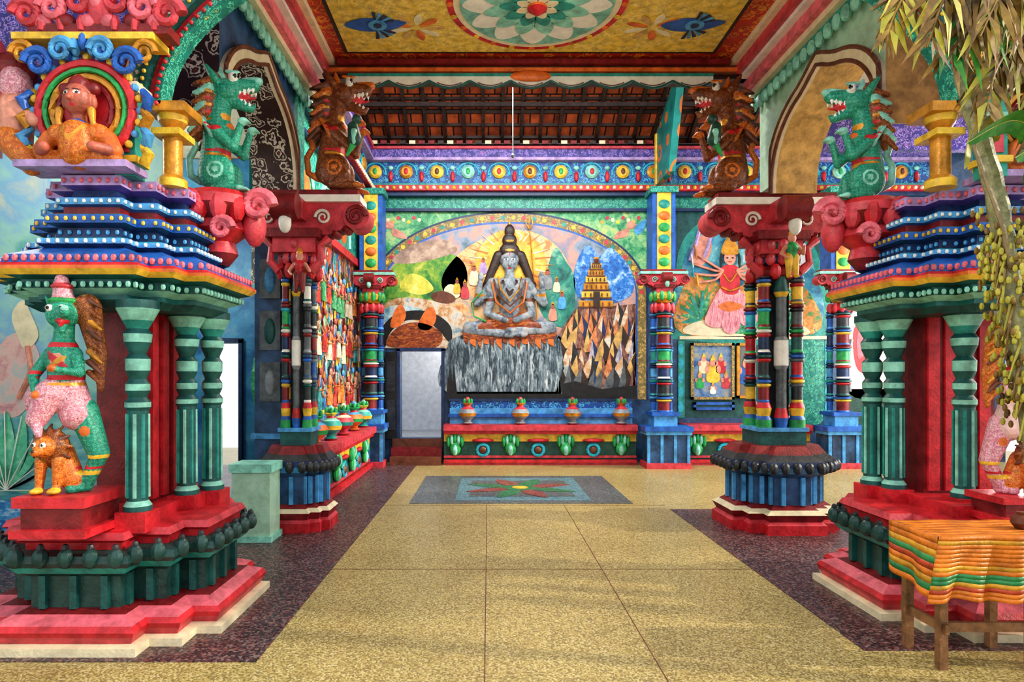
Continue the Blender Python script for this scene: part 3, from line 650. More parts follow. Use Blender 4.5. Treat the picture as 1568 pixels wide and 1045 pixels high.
# ------------------------------------------------------------------ left wall
b = B(); b.box(-2.6, -2.35, 7.3, 12, 0, 5.9, CROWD); b.box(-2.6, -2.35, 7.1, 7.3, 3.46, 5.9, TEAL); b.box(-2.35, -2.33, 7.1, 12, 3.6, 4.95, GTEAL); b.box(-2.35, -2.28, 7.1, 12, 3.5, 3.62, RED)
b.box(-2.35, -2.31, 7.3, 12, .72, 1.05, BLUO); b.box(-2.35, -2.3, 7.3, 12, 1.05, 1.1, YEL)
for y in (7.9, 9.0, 10.1): b.ring((-2.33, y+.4, 3.7), .42, .04, MINT, 'x', 20, 0, math.pi, .6); b.ell((-2.33, y+.4, 3.95), (.03, .25, .25), [SKY, ORA, SKIN][int(y) % 3])
b.obj('wall_left')
b = B(); rnd = random.Random(3)
PM = [soft('robe_%d' % k, c, 7, .5) for k, c in enumerate((['5a1218', 'b83030', 'e07858'], ['12305c', '2f6fb0', '8ac0e0'], ['8a7a60', 'd8ccb0', 'f4ecd8'], ['14503a', '2f9060', '9ad0a0'], ['8a4018', 'd87a2c', 'f0c070'], ['0c4048', '2a8a90', '90d0d0']))]
for r_ in range(3):
    for k in range(15):
        y = 7.5+k*.30+rnd.uniform(-.07, .07); z = 1.10+r_*.74+rnd.uniform(-.08, .08); c = rnd.choice(PM); h = rnd.uniform(.55, .75); lean = rnd.uniform(-.06, .06)
        b.prism([(-2.345, y-.13, z), (-2.345, y-.05+lean, z+h*.68), (-2.345, y+.05+lean, z+h*.68), (-2.345, y+.13, z)], (.02, 0, 0), c)
        b.ell((-2.33, y+lean, z+h*.58), (.03, .07, h*.13), rnd.choice(PM), 8, 6); b.ell((-2.32, y+lean, z+h*.78), (.03, .045, .055), [SKIN, TERRA, SKY][rnd.randrange(3)], 8, 6)
        b.prism([(-2.335, y-.05+lean, z+h*.84), (-2.335, y+lean, z+h*1.0), (-2.335, y+.05+lean, z+h*.84)], (.015, 0, 0), [GOLD, DBR, YEL][k % 3])
        b.tube([(-2.325, y-.05+lean, z+h*.62), (-2.31, y-.15, z+h*.5), (-2.3, y-.1, z+h*(.7 if k % 3 else .4))], .017, SKIN, 6); b.tube([(-2.325, y+.05+lean, z+h*.62), (-2.31, y+.14, z+h*.48), (-2.3, y+.08, z+h*.4)], .017, SKIN, 6)
        b.box(-2.345, -2.318, y-.08, y+.08, z+h*.40, z+h*.43, GOLD)
b.obj('procession_mural')
b = B(); b.box(-2.5, -2.16, 6.98, 7.3, 0, 3.45, SLATE); b.box(-2.53, -2.13, 6.95, 7.3, .9, .96, SKY)
for z in (1.3, 1.85, 2.4): b.box(-2.44, -2.22, 6.96, 6.99, z, z+.42, STONE); b.ell((-2.33, 6.96, z+.2), (.06, .03, .14), [DTEAL, SKY, GREY][int(z*2) % 3])
b.obj('wall_pier')
b = B(); b.box(-2.42, -2.06, 6.15, 6.45, 0, .68, PALE); b.box(-2.44, -2.04, 6.13, 6.47, .66, .74, MINT); b.box(-2.44, -2.04, 6.13, 6.47, 0, .06, MINT); b.obj('offering_box')

# left aisle walls
b = B(); b.box(-5.6, -3.95, 9.4, 9.6, 0, 4.7, ABLUE); b.box(-3.58, -2.6, 9.4, 9.6, 0, 4.7, ABLUE); b.box(-3.95, -3.58, 9.4, 9.6, 2.05, 4.7, ABLUE)
b.box(-3.4, -2.62, 9.37, 9.4, 2.9, 4.6, BRSW); b.box(-3.5, -2.62, 9.36, 9.4, 2.8, 2.9, TEAL)
Gp = cat([Vector((-3.1, .9)), Vector((-2.66, .85)), Vector((-2.64, 1.7)), Vector((-2.68, 2.5)), Vector((-2.85, 2.75)), Vector((-3.0, 2.0))], 5)
b.prism([(p.x, 9.38, p.y) for p in Gp], (0, .02, 0), soft('gold_robe_paint', ['8a3a1c', 'c8702a', 'e8b04a'], 4))
b.ell((-2.82, 9.38, 2.6), (.13, .03, .16), TERRA); b.ell((-3.25, 9.38, 1.5), (.16, .03, .5), PM[3]); b.ell((-3.25, 9.37, 2.1), (.09, .03, .12), SKIN)
b.obj('wall_left_aisle')
b = B(); b.box(-4.0, -3.95, 9.34, 9.4, 0, 2.1, DBLUE); b.box(-3.58, -3.53, 9.34, 9.4, 0, 2.1, DBLUE); b.box(-4.0, -3.53, 9.34, 9.4, 2.05, 2.12, DBLUE); b.obj('door_2')
b = B(); b.box(-5.4, -3.0, 6.0, 6.15, 0, 4.7, SEAM); b.obj('wall_sea_mural')
class M2(Mural):
    def fl(s, pts, m, L=1, sm=True, n=5):
        if sm: pts = [tuple(p) for p in cat([Vector((a, b)) for a, b in pts], n)]
        s.prism([((u-748)*.006, 6.0-.004*L, 1.56-(v-578)*.006) for u, v in pts], (0, .0035, 0), m)
    def ln(s, pts, r, m, L=1):
        pts = cat([Vector(p) for p in pts], 5, False); s.tube([((p[0]-748)*.006, 6.0-.004*L, 1.56-(p[1]-578)*.006) for p in pts], r*.006, m, 6)
m = M2()
LOT = soft('lotus_green_paint', ['2f8a6a', '5fc09a', 'b0e0c0'], 5)
m.fl([(-60, 650), (-20, 630), (30, 640), (70, 660), (120, 650), (190, 670), (190, 790), (-60, 790)], soft('water_paint', ['3a8a9a', '6aaab0', 'a8ccc0'], 3, .6, mscale=(1, 1, 3)), 1.5)
for k in range(9):
    a = math.radians(176+k*23); m.fl([(15, 750), (15+46*math.cos(a)-13*math.sin(a), 750+60*math.sin(a)), (15+66*math.cos(a), 750+120*math.sin(a)), (15+46*math.cos(a)+13*math.sin(a), 750+56*math.sin(a)+6)], LOT, 2+k)
    m.ln([(15, 750), (15+66*math.cos(a), 750+120*math.sin(a))], .8, WHITE, 12)
m.fl([(-40, 838), (-40, 780), (10, 765), (60, 780), (130, 770), (190, 785), (190, 838)], soft('wave_paint', ['1a5a9a', '4f9ad0', 'd8e8f0'], 5, .5, mscale=(1, 1, 3)), 13)
m.fl([(-30, 600), (0, 530), (30, 510), (60, 540), (56, 600), (20, 640)], soft('robe_paint', ['c0808a', 'e0b8b0', '9ac0c0'], 5), 2)
m.fl([(20, 480), (36, 460), (48, 480), (60, 515), (40, 535), (24, 505)], CREAM, 3); m.ln([(30, 610), (48, 570), (44, 530)], 4, SKIN, 4)
m.obj('sea_deity_mural')
b = B(); b.box(-5.6, -5.4, 2, 9.6, 0, 4.7, SEAM); b.obj('wall_left_outer')

# ------------------------------------------------------------------ side arches, cornices, nave arch
def side_arch(X, sg, name):
    y0, y1, zs, zt = 4.85, 6.72, 3.45, 4.72
    def curve(off, n=28):
        out = []
        for i in range(n+1):
            t = i/n; a = math.pi*(1-t); yc = (y0+y1)/2; w = (y1-y0)/2-.02-off
            cusp = .10*max(0, 1-abs(t-.5)/.09)
            out.append((yc+w*math.cos(a), zs+(.78-off)*abs(math.sin(a))**.8+cusp))
        return out
    b = B(); th = .42*sg
    c = curve(0); pts = [(X, y0, zs)]+[(X, y, z) for y, z in c]+[(X, y1, zs), (X, y1, zt), (X, y0, zt)]
    mm = GTEAL if sg < 0 else PALE
    b.prism(pts, (th, 0, 0), SLATE if sg < 0 else PALE, BRSW if sg < 0 else TAN)
    outer = [((y-(y0+y1)/2)*1.12+(y0+y1)/2, (z-zs)*1.12+zs) for y, z in c]
    b.prism([(X, y, z) for y, z in c]+[(X, min(max(y, y0), y1), min(z, zt)) for y, z in reversed(outer)], (-.05*sg, 0, 0), BEIGE)
    b.tube([(X-.05*sg, min(max(y, y0), y1), min(z, zt)) for y, z in outer], .018, BROWN, 6)
    b.tube([(X-.05*sg, y, z) for y, z in c], .018, BROWN, 6)
    b.box(min(X, X+th), max(X, X+th), 6.72, 7.1, 3.56, 4.72, mm)
    return b.obj(name)
side_arch(-2.0, -1, 'side_arch'); side_arch(2.95, 1, 'side_arch')
def cornice(X, sg, name):
    b = B()
    for d, z0, z1, m_ in ((.06, 4.52, 4.60, TEAL), (.12, 4.60, 4.66, CREAM), (.18, 4.66, 4.76, PINK), (.25, 4.76, 4.80, WHITE), (.3, 4.80, 4.9, ROSE), (.36, 4.9, 4.96, CREAM)):
        b.box(min(X, X-sg*d), max(X, X-sg*d), 4.62, 7.1, z0, z1, m_)
    y = 4.7
    while y < 7.1: b.ell((X-sg*.07, y, 4.5), (.04, .05, .07), MINT, 8, 5); y += .14
    b.obj(name)
cornice(-2.0, -1, 'trim_cornice_left'); cornice(2.95, 1, 'trim_cornice_right')
b = B(); b.box(-2.0, 2.95, 6.98, 7.2, 4.80, 5.05, BROWN); b.box(-2.0, 2.95, 6.95, 6.98, 4.82, 4.86, ORA); b.box(-1.6, 2.55, 6.9, 6.95, 4.88, 4.93, DRED); b.box(-2, 2.95, 7.0, 7.2, 4.76, 4.8, DBR)
b.obj('ceiling_beam')
b = B(); n = 9; w = 3.9/n
for i in range(n):
    xa = -1.5+i*w
    pts = [(xa+w*k/10, 6.97, 4.72-.075*math.sin(math.pi*k/10)) for k in range(11)]
    b.prism([(xa, 6.97, 4.80)]+pts+[(xa+w, 6.97, 4.80)], (0, .02, 0), WHITE)
    b.tube([(p[0], 6.96, p[2]) for p in pts], .014, DTEAL, 6); b.tube([(p[0], 6.965, p[2]+.03) for p in pts[2:-2]], .006, BROWN, 5)
b.box(-1.5, 2.4, 6.955, 6.99, 4.775, 4.80, TEAL); b.ell((.45, 6.95, 4.77), (.22, .03, .06), ORA); b.obj('scalloped_valance')

# ceiling
b = B()
b.box(-2.0, 2.95, 4.32, 7.1, 4.96, 5.1, REDO)
b.box(-1.5, 2.37, 4.4, 6.82, 4.945, 4.96, DBR); b.box(-1.46, 2.33, 4.44, 6.78, 4.94, 4.95, CEILY)
cx, cy = .44, 5.9
for r_, m_, z in ((.82, RED, 4.935), (.76, CREAM, 4.93), (.70, mat('lotus_teal', '7fbfb0'), 4.925)): b.lathe((cx, cy, z), [(r_, 0), (r_, .012)], m_, 48)
for L, (n, r0, r1, w, m_) in enumerate(((12, .3, .68, .13, WHITE), (12, .2, .5, .09, MINT), (10, .1, .34, .07, TEAL), (8, .05, .2, .05, CREAM))):
    for i in range(n):
        a = 2*math.pi*(i+.5*(L % 2))/n; d = Vector((math.cos(a), math.sin(a))); e = Vector((-d.y, d.x)); c = Vector((cx, cy))
        pp = cat([c+d*r0, c+d*(r0*.6+r1*.4)+e*w, c+d*(r0*.2+r1*.8)+e*w*.7, c+d*r1, c+d*(r0*.2+r1*.8)-e*w*.7, c+d*(r0*.6+r1*.4)-e*w], 4)
        b.prism([(p.x, p.y, 4.922-L*.006) for p in pp], (0, 0, .004), m_)
b.lathe((cx, cy, 4.885), [(.02, -.05), (.09, 0), (.09, .05)], [RED, ORA], 16)
for k in range(24):
    a = k*math.pi/12; b.lathe((cx+.79*math.cos(a), cy+.79*math.sin(a), 4.926), [(.03, 0), (.03, .01)], [ORA, YEL][k % 2], 8)
for sx_ in (-1.08, 1.95):
    fish = cat([Vector((sx_-.30, 6.25)), Vector((sx_-.12, 6.36)), Vector((sx_+.14, 6.33)), Vector((sx_+.3, 6.2)), Vector((sx_+.14, 6.16)), Vector((sx_-.12, 6.14))], 5)
    b.prism([(p.x, p.y, 4.93) for p in fish], (0, 0, .006), BLUE); b.lathe((sx_+.02, 6.24, 4.922), [(.09, 0), (.09, .006)], SKY, 14); b.lathe((sx_+.02, 6.24, 4.917), [(.04, 0), (.04, .006)], DBLUE, 12)
    for sgn in (-1, 1):
        for k in range(5):
            a = sgn*(.5+.22*k); b.prism([(sx_, 6.26+.04*sgn, 4.928), (sx_+.26*math.cos(a)-.05, 6.26+.24*math.sin(a), 4.928), (sx_+.26*math.cos(a+.15)-.05, 6.26+.24*math.sin(a+.15), 4.928)], (0, 0, .004), [DBLUE, SKY][k % 2])
for sx_ in (-.7, 1.58):
    for k in range(9):
        a = k*.7; q = cat([Vector((sx_+.05*math.cos(a), 6.3+.05*math.sin(a))), Vector((sx_+.2*math.cos(a+.2), 6.3+.16*math.sin(a+.2))), Vector((sx_+.28*math.cos(a), 6.3+.24*math.sin(a))), Vector((sx_+.2*math.cos(a-.2), 6.3+.16*math.sin(a-.2)))], 4)
        b.prism([(p.x, p.y, 4.932) for p in q], (0, 0, .005), [TAN, CREAM, ORA][k % 3])
b.obj('ceiling')
b = B(); b.box(-5.6, -2.42, 2.6, 9.6, 4.72, 4.85, BEIGE); b.box(3.37, 9, 2.6, 7.0, 4.72, 4.85, BEIGE); b.obj('ceiling_aisles')
b = B(); b.box(3.37, 9, 7.0, 7.1, 4.0, 4.9, PURO); b.obj('trim_aisle_beam')

# tiled roof over rear bay
b = B()
def rz(y): return 5.75+(12-y)*.55
b.prism([(-2.6, 12.25, rz(12.25)+.1), (9, 12.25, rz(12.25)+.1), (9, 8.8, rz(8.8)+.1), (-2.6, 8.8, rz(8.8)+.1)], (0, 0, .06), TILE)
x = -2.5
while x < 9:
    b.prism([(x, 12.0, rz(12)), (x+.055, 12.0, rz(12)), (x+.055, 8.8, rz(8.8)), (x, 8.8, rz(8.8))], (0, 0, .1), WOOD); x += .34
for k in range(13): b.box(-2.6, 9, 8.95+k*.24, 8.985+k*.24, rz(8.95+k*.24)+.05, rz(8.95+k*.24)+.1, WOOD)
b.box(-2.6, 9, 11.1, 11.16, rz(11.13)-.05, rz(11.13)+.02, WOOD); b.box(-2.6, 9, 10.3, 10.36, rz(10.33)-.05, rz(10.33)+.02, WOOD)
b.box(-2.6, 9, 11.7, 12.0, 5.71, 5.76, WOOD)
b.obj('tiled_roof')
b = B()
for k, x in enumerate(np.arange(-2.1, 3.0, .17)):
    b.box(x, x+.11, 11.68, 11.71, 5.74, 5.80, [CREAM, DRED, DRED, WOOD][k % 4])
b.obj('trim_roof_fringe')
b = B(); b.tube([(.32, 8.6, 6.9), (.32, 8.6, 4.5)], .008, STONE, 8); b.lathe((.32, 8.6, 4.45), [(.01, 0), (.028, .03), (.010, .06)], STONE, 12); b.obj('hanging_lamp_rod')
b = B(); b.prism([(3.0, 11.7, 5.0), (3.0, 10.9, 5.0), (3.0, 10.3, 6.5), (3.0, 11.7, 5.9)], (.12, 0, 0), orn('gable_paint', '1f8a84', 'e07a3a', 'e8c040', 2.2, .3))
b.box(2.97, 3.0, 11.62, 11.7, 5, 5.9, YEL); b.obj('gable_strut')

# nave arch at the front
b = B(); cxA = .44; RX = 2.50; RZ = 1.22; ZS = 3.28
def ac(off, n=44): return [(cxA-(RX+off)*math.cos(math.pi*i/n), ZS+(RZ+off)*math.sin(math.pi*i/n)) for i in range(n+1)]
def band(o0, o1, ya, yb, m_):
    A_, C_ = ac(o0), ac(o1)
    b.prism([(x, ya, z) for x, z in A_]+[(x, ya, z) for x, z in reversed(C_)], (0, yb-ya, 0), m_)
band(0, .04, 4.1, 4.24, GTEAL); band(.04, .08, 4.12, 4.24, RED); band(.08, .13, 4.06, 4.24, DTEAL); band(.13, .20, 4.12, 4.24, GTEAL); band(.20, .24, 4.08, 4.24, CREAM); band(.24, .29, 4.12, 4.24, RED); band(.29, .6, 4.15, 4.24, PURO)
for off, m_ in ((.02, RED), (.22, RED), (.165, WHITE), (.105, YEL)):
    for x, z in ac(off, 90): b.ell((x, 4.09 if off != .105 else 4.055, z), .014, m_, 6, 5)
pts = [(-3.2, 4.17, ZS)]+[(x, 4.17, z) for x, z in ac(.58)]+[(4.1, 4.17, ZS), (4.1, 4.17, 5.1), (-3.2, 4.17, 5.1)]
b.prism(pts, (0, .1, 0), PURO)
b.obj('nave_arch')
b = B(); b.box(-5.4, -3.2, 4.2, 4.3, 3.0, 5.1, soft('faded_mural', ['c87a6a', 'd8a8b0', '8a90b0', 'e0b070'], 1.2)); b.obj('wall_front_left')
b = B(); b.box(4.1, 6.5, 4.2, 4.3, 3.0, 5.1, BEIGE); b.obj('wall_front_right')

# ------------------------------------------------------------------ shrine pillars
DG2 = mat('dark_green_gloss', '1a4642', rough=.35); SHAFT = mat('fluted_teal', '14605c')
def shrine(cx, cy, sg, name):
    b = B(); A = (.70, .55, .36)
    lv = [(0, .08), (.05, .08), (.06, .03), (.10, .05), (.13, .06), (.16, .04), (.20, -.04), (.22, -.10), (.40, -.10), (.43, -.05), (.47, -.02), (.50, .0), (.54, -.01), (.56, -.08), (.60, -.08), (.62, -.05), (.66, -.07), (.67, -.16)]
    ms = [CREAM, CREAM, ROSE, RED, RED, PINK, DRED, DG2, DG2, TEAL, DG2, DG2, DG2, RED, RED, ROSE, RED]
    stack(b, cx, cy, A, lv, ms)
    for p in along(plan(*A, -.09, cx, cy, .3), .15): b.box(p.x-.02, p.x+.02, p.y-.02, p.y+.02, .22, .41, DTEAL)
    for p in along(plan(*A, -.005, cx, cy, .53), .14):
        b.ell(p, (.045, .045, .06), DG2, 8, 6); b.ell(p+Vector((0, 0, .055)), (.022, .022, .03), CHAR, 6, 5)
    b.box(cx-.33, cx+.33, cy-.45, cy+.45, .66, .74, RED)
    if sg > 0: b.box(cx-.15, cx+.18, cy-.15, cy+.4, .7, 2.1, DRED)
    else: b.box(cx-.2, cx+.3, cy+.02, cy+.42, .7, 2.1, DRED)
    for k in range(4):
        if sg > 0: b.box(cx+.18, cx+.2, cy-.12+.14*k, cy-.04+.14*k, .76, 2.05, RED)
        else: b.box(cx-.18+.12*k, cx-.1+.12*k, cy, cy+.02, .76, 2.05, RED)
    cols = [(.29, -.47), (.33, .08), (.42, .28), (.12, .44)] if sg > 0 else [(.11, -.25), (.35, .12), (.40, .30), (.12, .47)]
    for dx, dy in cols:
        x, y = cx+sg*dx, cy+dy
        b.box(x-.09, x+.09, y-.09, y+.09, .64, .76, RED)
        b.lathe((x, y, .74), [(.08, 0), (.08, .05), (.06, .08), (.06, .62), (.072, .64), (.072, .67), (.05, .70), (.068, .74), (.068, .78), (.048, .81), (.068, .86), (.07, .93), (.046, .96), (.075, 1.03), (.08, 1.08), (.058, 1.11), (.085, 1.16), (.12, 1.23), (.12, 1.28)],
                [SHAFT, MINT, SHAFT, SHAFT, MINT, DTEAL, SHAFT, MINT, DTEAL, SHAFT, MINT, DTEAL, SHAFT, MINT, DTEAL, TEAL, MINT, DTEAL], 16)
        for k in range(8):
            a = k*math.pi/4+.2; b.tube([(x+.06*math.cos(a), y+.06*math.sin(a), .84), (x+.058*math.cos(a), y+.058*math.sin(a), 1.34)], .011, [MINT, TEAL][k % 2], 5)
    E = (.62, .49, .34)
    lv = [(1.98, -.14), (2.02, -.08), (2.05, -.08), (2.08, -.02), (2.13, -.02), (2.15, .04), (2.18, .07), (2.20, .07), (2.22, .05), (2.27, .03), (2.33, -.10), (2.35, -.07), (2.38, -.07), (2.40, -.14), (2.46, -.15), (2.48, -.10), (2.53, -.10), (2.55, -.17), (2.59, -.17), (2.60, -.14), (2.64, -.14), (2.66, -.2), (2.70, -.21), (2.72, -.16), (2.78, -.16), (2.79, -.22)]
    ms = [DTEAL, SHAFT, MINT, DTEAL, SHAFT, YEL, ORA, RED, BLUE, BLUE, DBLUE, SKY, CYAN, DBLUE, DBLUE, BLUE, TEAL, DRED, BLUE, SKY, BLUE, DBLUE, PURP, LILAC, PURP]
    stack(b, cx, cy, E, lv, ms)
    for z, d, r_, m_ in ((2.10, 0, .016, MINT), (2.245, .045, .018, PINK), (2.365, -.065, .012, WHITE), (2.43, -.14, .013, SKY), (2.505, -.095, .012, YEL), (2.62, -.135, .011, WHITE), (2.75, -.155, .013, PINK)):
        for p in along(plan(*E, d, cx, cy, z), .05): b.ell(p, (r_, r_, r_*1.3), m_, 6, 4)
    X = cx+sg*.36
    b.lathe((X, 4.22, 2.78), [(.09, 0), (.09, .05), (.06, .08), (.06, .34), (.08, .36), (.06, .38), (.085, .42), (.10, .48)], [YEL, GOLD, GOLD, YEL, ORA, GOLD, YEL], 16)
    b.box(X-.13, X+.13, 4.1, 4.36, 3.24, 3.30, GOLD); b.box(X-.09, X+.09, 4.12, 4.34, 3.1, 3.14, YEL)
    x = cx+sg*.2; b.box(x-.06, x+.06, 3.95, 4.07, 2.78, 3.3, TEAL); b.box(x-.08, x+.08, 3.93, 4.09, 3.1, 3.16, MINT); b.box(x-.08, x+.08, 3.93, 4.09, 2.86, 2.9, YEL); b.box(x-.03, x+.03, 3.94, 3.96, 2.92, 3.08, ROSE); b.box(x-.09, x+.09, 3.92, 4.1, 3.28, 3.34, CREAM)
    bx, by = cx+sg*.52, cy+.18
    b.M = T(bx, by, 2.42)
    b.lathe((0, 0, 0), [(.06, -.08), (.12, 0), (.1, .08), (.2, .16), (.17, .22), (.24, .32), (.24, .38), (.2, .42)], [DRED, ROSE, RED, ROSE, DRED, ROSE, RED], 18)
    for k in range(10):
        a = k*math.pi/5; b.ell((.2*math.cos(a), .2*math.sin(a), .30), (.06, .06, .10), [ROSE, RED][k % 2], 8, 6)
    b.ell((sg*.24, 0, .2), (.08, .09, .15), ROSE); b.scroll((sg*.3, -.1, .32), .1, .04, PINK, sg); b.scroll((-sg*.12, -.22, .3), .09, .035, ROSE, -sg); b.scroll((sg*.1, -.23, .14), .07, .03, PINK, sg)
    b.M = Matrix.Identity(4)
    return b.obj(name)
shL = shrine(-2.4, 4.4, 1, 'shrine_pillar'); shR = shrine(3.28, 4.6, -1, 'shrine_pillar')

def niche(cx, cy, name):
    b = B(); z = 2.79; zc = z+.37
    b.box(cx-.36, cx+.3, cy-.12, cy+.12, z, z+.04, LILAC)
    b.lathe((cx, cy, zc), [(.27, 0), (.27, .08)], RED, 30, 'y'); b.ring((cx, cy-.01, zc), .28, .028, RED, 'y', 30); b.ring((cx, cy-.02, zc), .24, .016, GREEN, 'y', 30); b.ring((cx, cy-.01, zc), .20, .022, GOLD, 'y', 24); b.ring((cx, cy-.01, zc), .16, .02, DRED, 'y', 24)
    for k in range(28):
        a = k*math.pi/14; b.ell((cx+.32*math.cos(a), cy, zc+.32*math.sin(a)), (.024, .024, .024), [SKY, YEL][k % 2], 8, 5)
    for s_ in (-1, 1):
        b.scroll((cx+s_*.26, cy-.05, zc+.27), .085, .026, BLUE, s_); b.scroll((cx+s_*.36, cy-.04, zc+.33), .07, .022, GOLD, s_); b.scroll((cx+s_*.12, cy-.06, zc+.34), .07, .024, SKY, -s_)
        for q in range(4): b.tube([(cx+s_*(.34+.015*(q % 2)), cy, z+.05+.11*q), (cx+s_*.38, cy-.02, z+.10+.11*q), (cx+s_*.335, cy, z+.16+.11*q)], [.03, .035, .02], [YEL, SKY, GOLD, BLUE][q], 8)
    for k in range(5): b.ell((cx-.1+.05*k, cy-.03, zc+.34+.03*(2-abs(k-2))), (.028, .035, .06), [BLUE, SKY][k % 2], 8, 6)
    b.box(cx-.42, cx+.42, cy-.05, cy+.15, z+.78, z+.82, YEL)
    b.box(cx-.34, cx+.5, cy-.03, cy+.12, z+.82, z+.88, DRED)
    for s_ in (-1, 1):
        for q in range(3):
            b.scroll((cx+.08+s_*(.12+.15*q), cy-.03, z+1.02-.04*q), .085, .034, [ROSE, PINK, ROSE][q], s_); b.ell((cx+.08+s_*(.06+.14*q), cy, z+.9), (.06, .05, .05), [PINK, DRED][q % 2])
            b.lathe((cx+.08+s_*(.1+.12*q), cy-.02, z+.84), [(.02, 0), (.03, .05), (.015, .09)], ROSE, 8)
    b.ell((cx+.08, cy, z+1.02), (.08, .06, .17), ROSE); b.ell((cx+.08, cy-.05, z+1.04), (.04, .03, .08), PINK)
    o = b.obj(name)
    pr = [('e', TERRA, (0, -.02, .46), (.105, .1, .125)), ('c', TERRA, (0, 0, .3), (0, 0, .36), .055, .05), ('c', ORSC, (-.15, 0, .2), (.15, 0, .2), .085, .085), ('c', ORSC, (0, 0, .18), (0, 0, .08), .14, .14),
          ('c', ORA, (-.22, 0, .18), (-.28, -.02, .08), .06, .055), ('c', ORA, (.22, 0, .18), (.28, -.02, .08), .06, .055), ('c', TERRA, (-.28, -.02, .07), (-.18, -.14, .07), .045, .04), ('c', TERRA, (.28, -.02, .07), (.18, -.14, .07), .045, .04),
          ('c', DRED, (-.11, 0, .55), (.11, 0, .55), .045, .045), ('c', DRED, (0, 0, .57), (0, 0, .63), .08, .03), ('c', TERRA, (0, -.11, .48), (0, -.14, .435), .012, .022), ('e', TERRA, (-.11, 0, .45), (.02, .03, .05)), ('e', TERRA, (.11, 0, .45), (.02, .03, .05)),
          ('c', ORSC, (-.26, 0, .03), (.26, 0, .03), .06, .06), ('c', GOLD, (-.12, -.05, .37), (-.13, -.05, .28), .03, .02), ('c', GOLD, (.12, -.05, .37), (.13, -.05, .28), .03, .02)]
    pt = [('e', WHITE, (-.042, -.11, .485), (.026, .03, .012)), ('e', WHITE, (.042, -.11, .485), (.026, .03, .012)), ('e', BLACK, (-.042, -.11, .485), (.011, .04, .011)), ('e', BLACK, (.042, -.11, .485), (.011, .04, .011)), ('e', BLACK, (-.042, -.11, .51), (.03, .03, .006)), ('e', BLACK, (.042, -.11, .51), (.03, .03, .006)),
          ('e', RED, (0, -.12, .395), (.035, .04, .011)), ('c', GOLD, (-.1, -.08, .26), (0, -.14, .13), .016, .016), ('c', GOLD, (.1, -.08, .26), (0, -.14, .13), .016, .016), ('c', BLUE, (-.07, -.06, .29), (.07, -.06, .29), .02, .02)]
    figure('deity_bust', pr, T(cx, cy-.07, z+.04, .78), .006, o, pt)
niche(-2.41, 3.92, 'niche_crown'); niche(3.42, 4.1, 'niche_crown')
pr = [('e', PKSC, (0, 0, .55), (.09, .09, .11)), ('c', SKIN, (0, 0, .4), (0, 0, .2), .1, .09), ('e', DRED, (-.05, .05, .65), (.14, .1, .12)), ('c', ORSC, (0, -.03, .2), (.14, -.06, .04), .09, .06), ('c', SKIN, (.08, -.03, .38), (.17, -.08, .3), .04, .035), ('c', YEL, (.05, 0, .35), (.1, .02, .5), .06, .03),
      ('c', ROSE, (-.1, .03, .5), (-.16, .03, .8), .1, .06), ('c', WHITE, (.02, .06, .3), (.16, .08, .45), .05, .01), ('c', YEL, (.02, .02, .42), (.14, .04, .56), .05, .015)]
figure('winged_attendant', pr, T(-2.88, 3.98, 2.79, 1.0), .008)

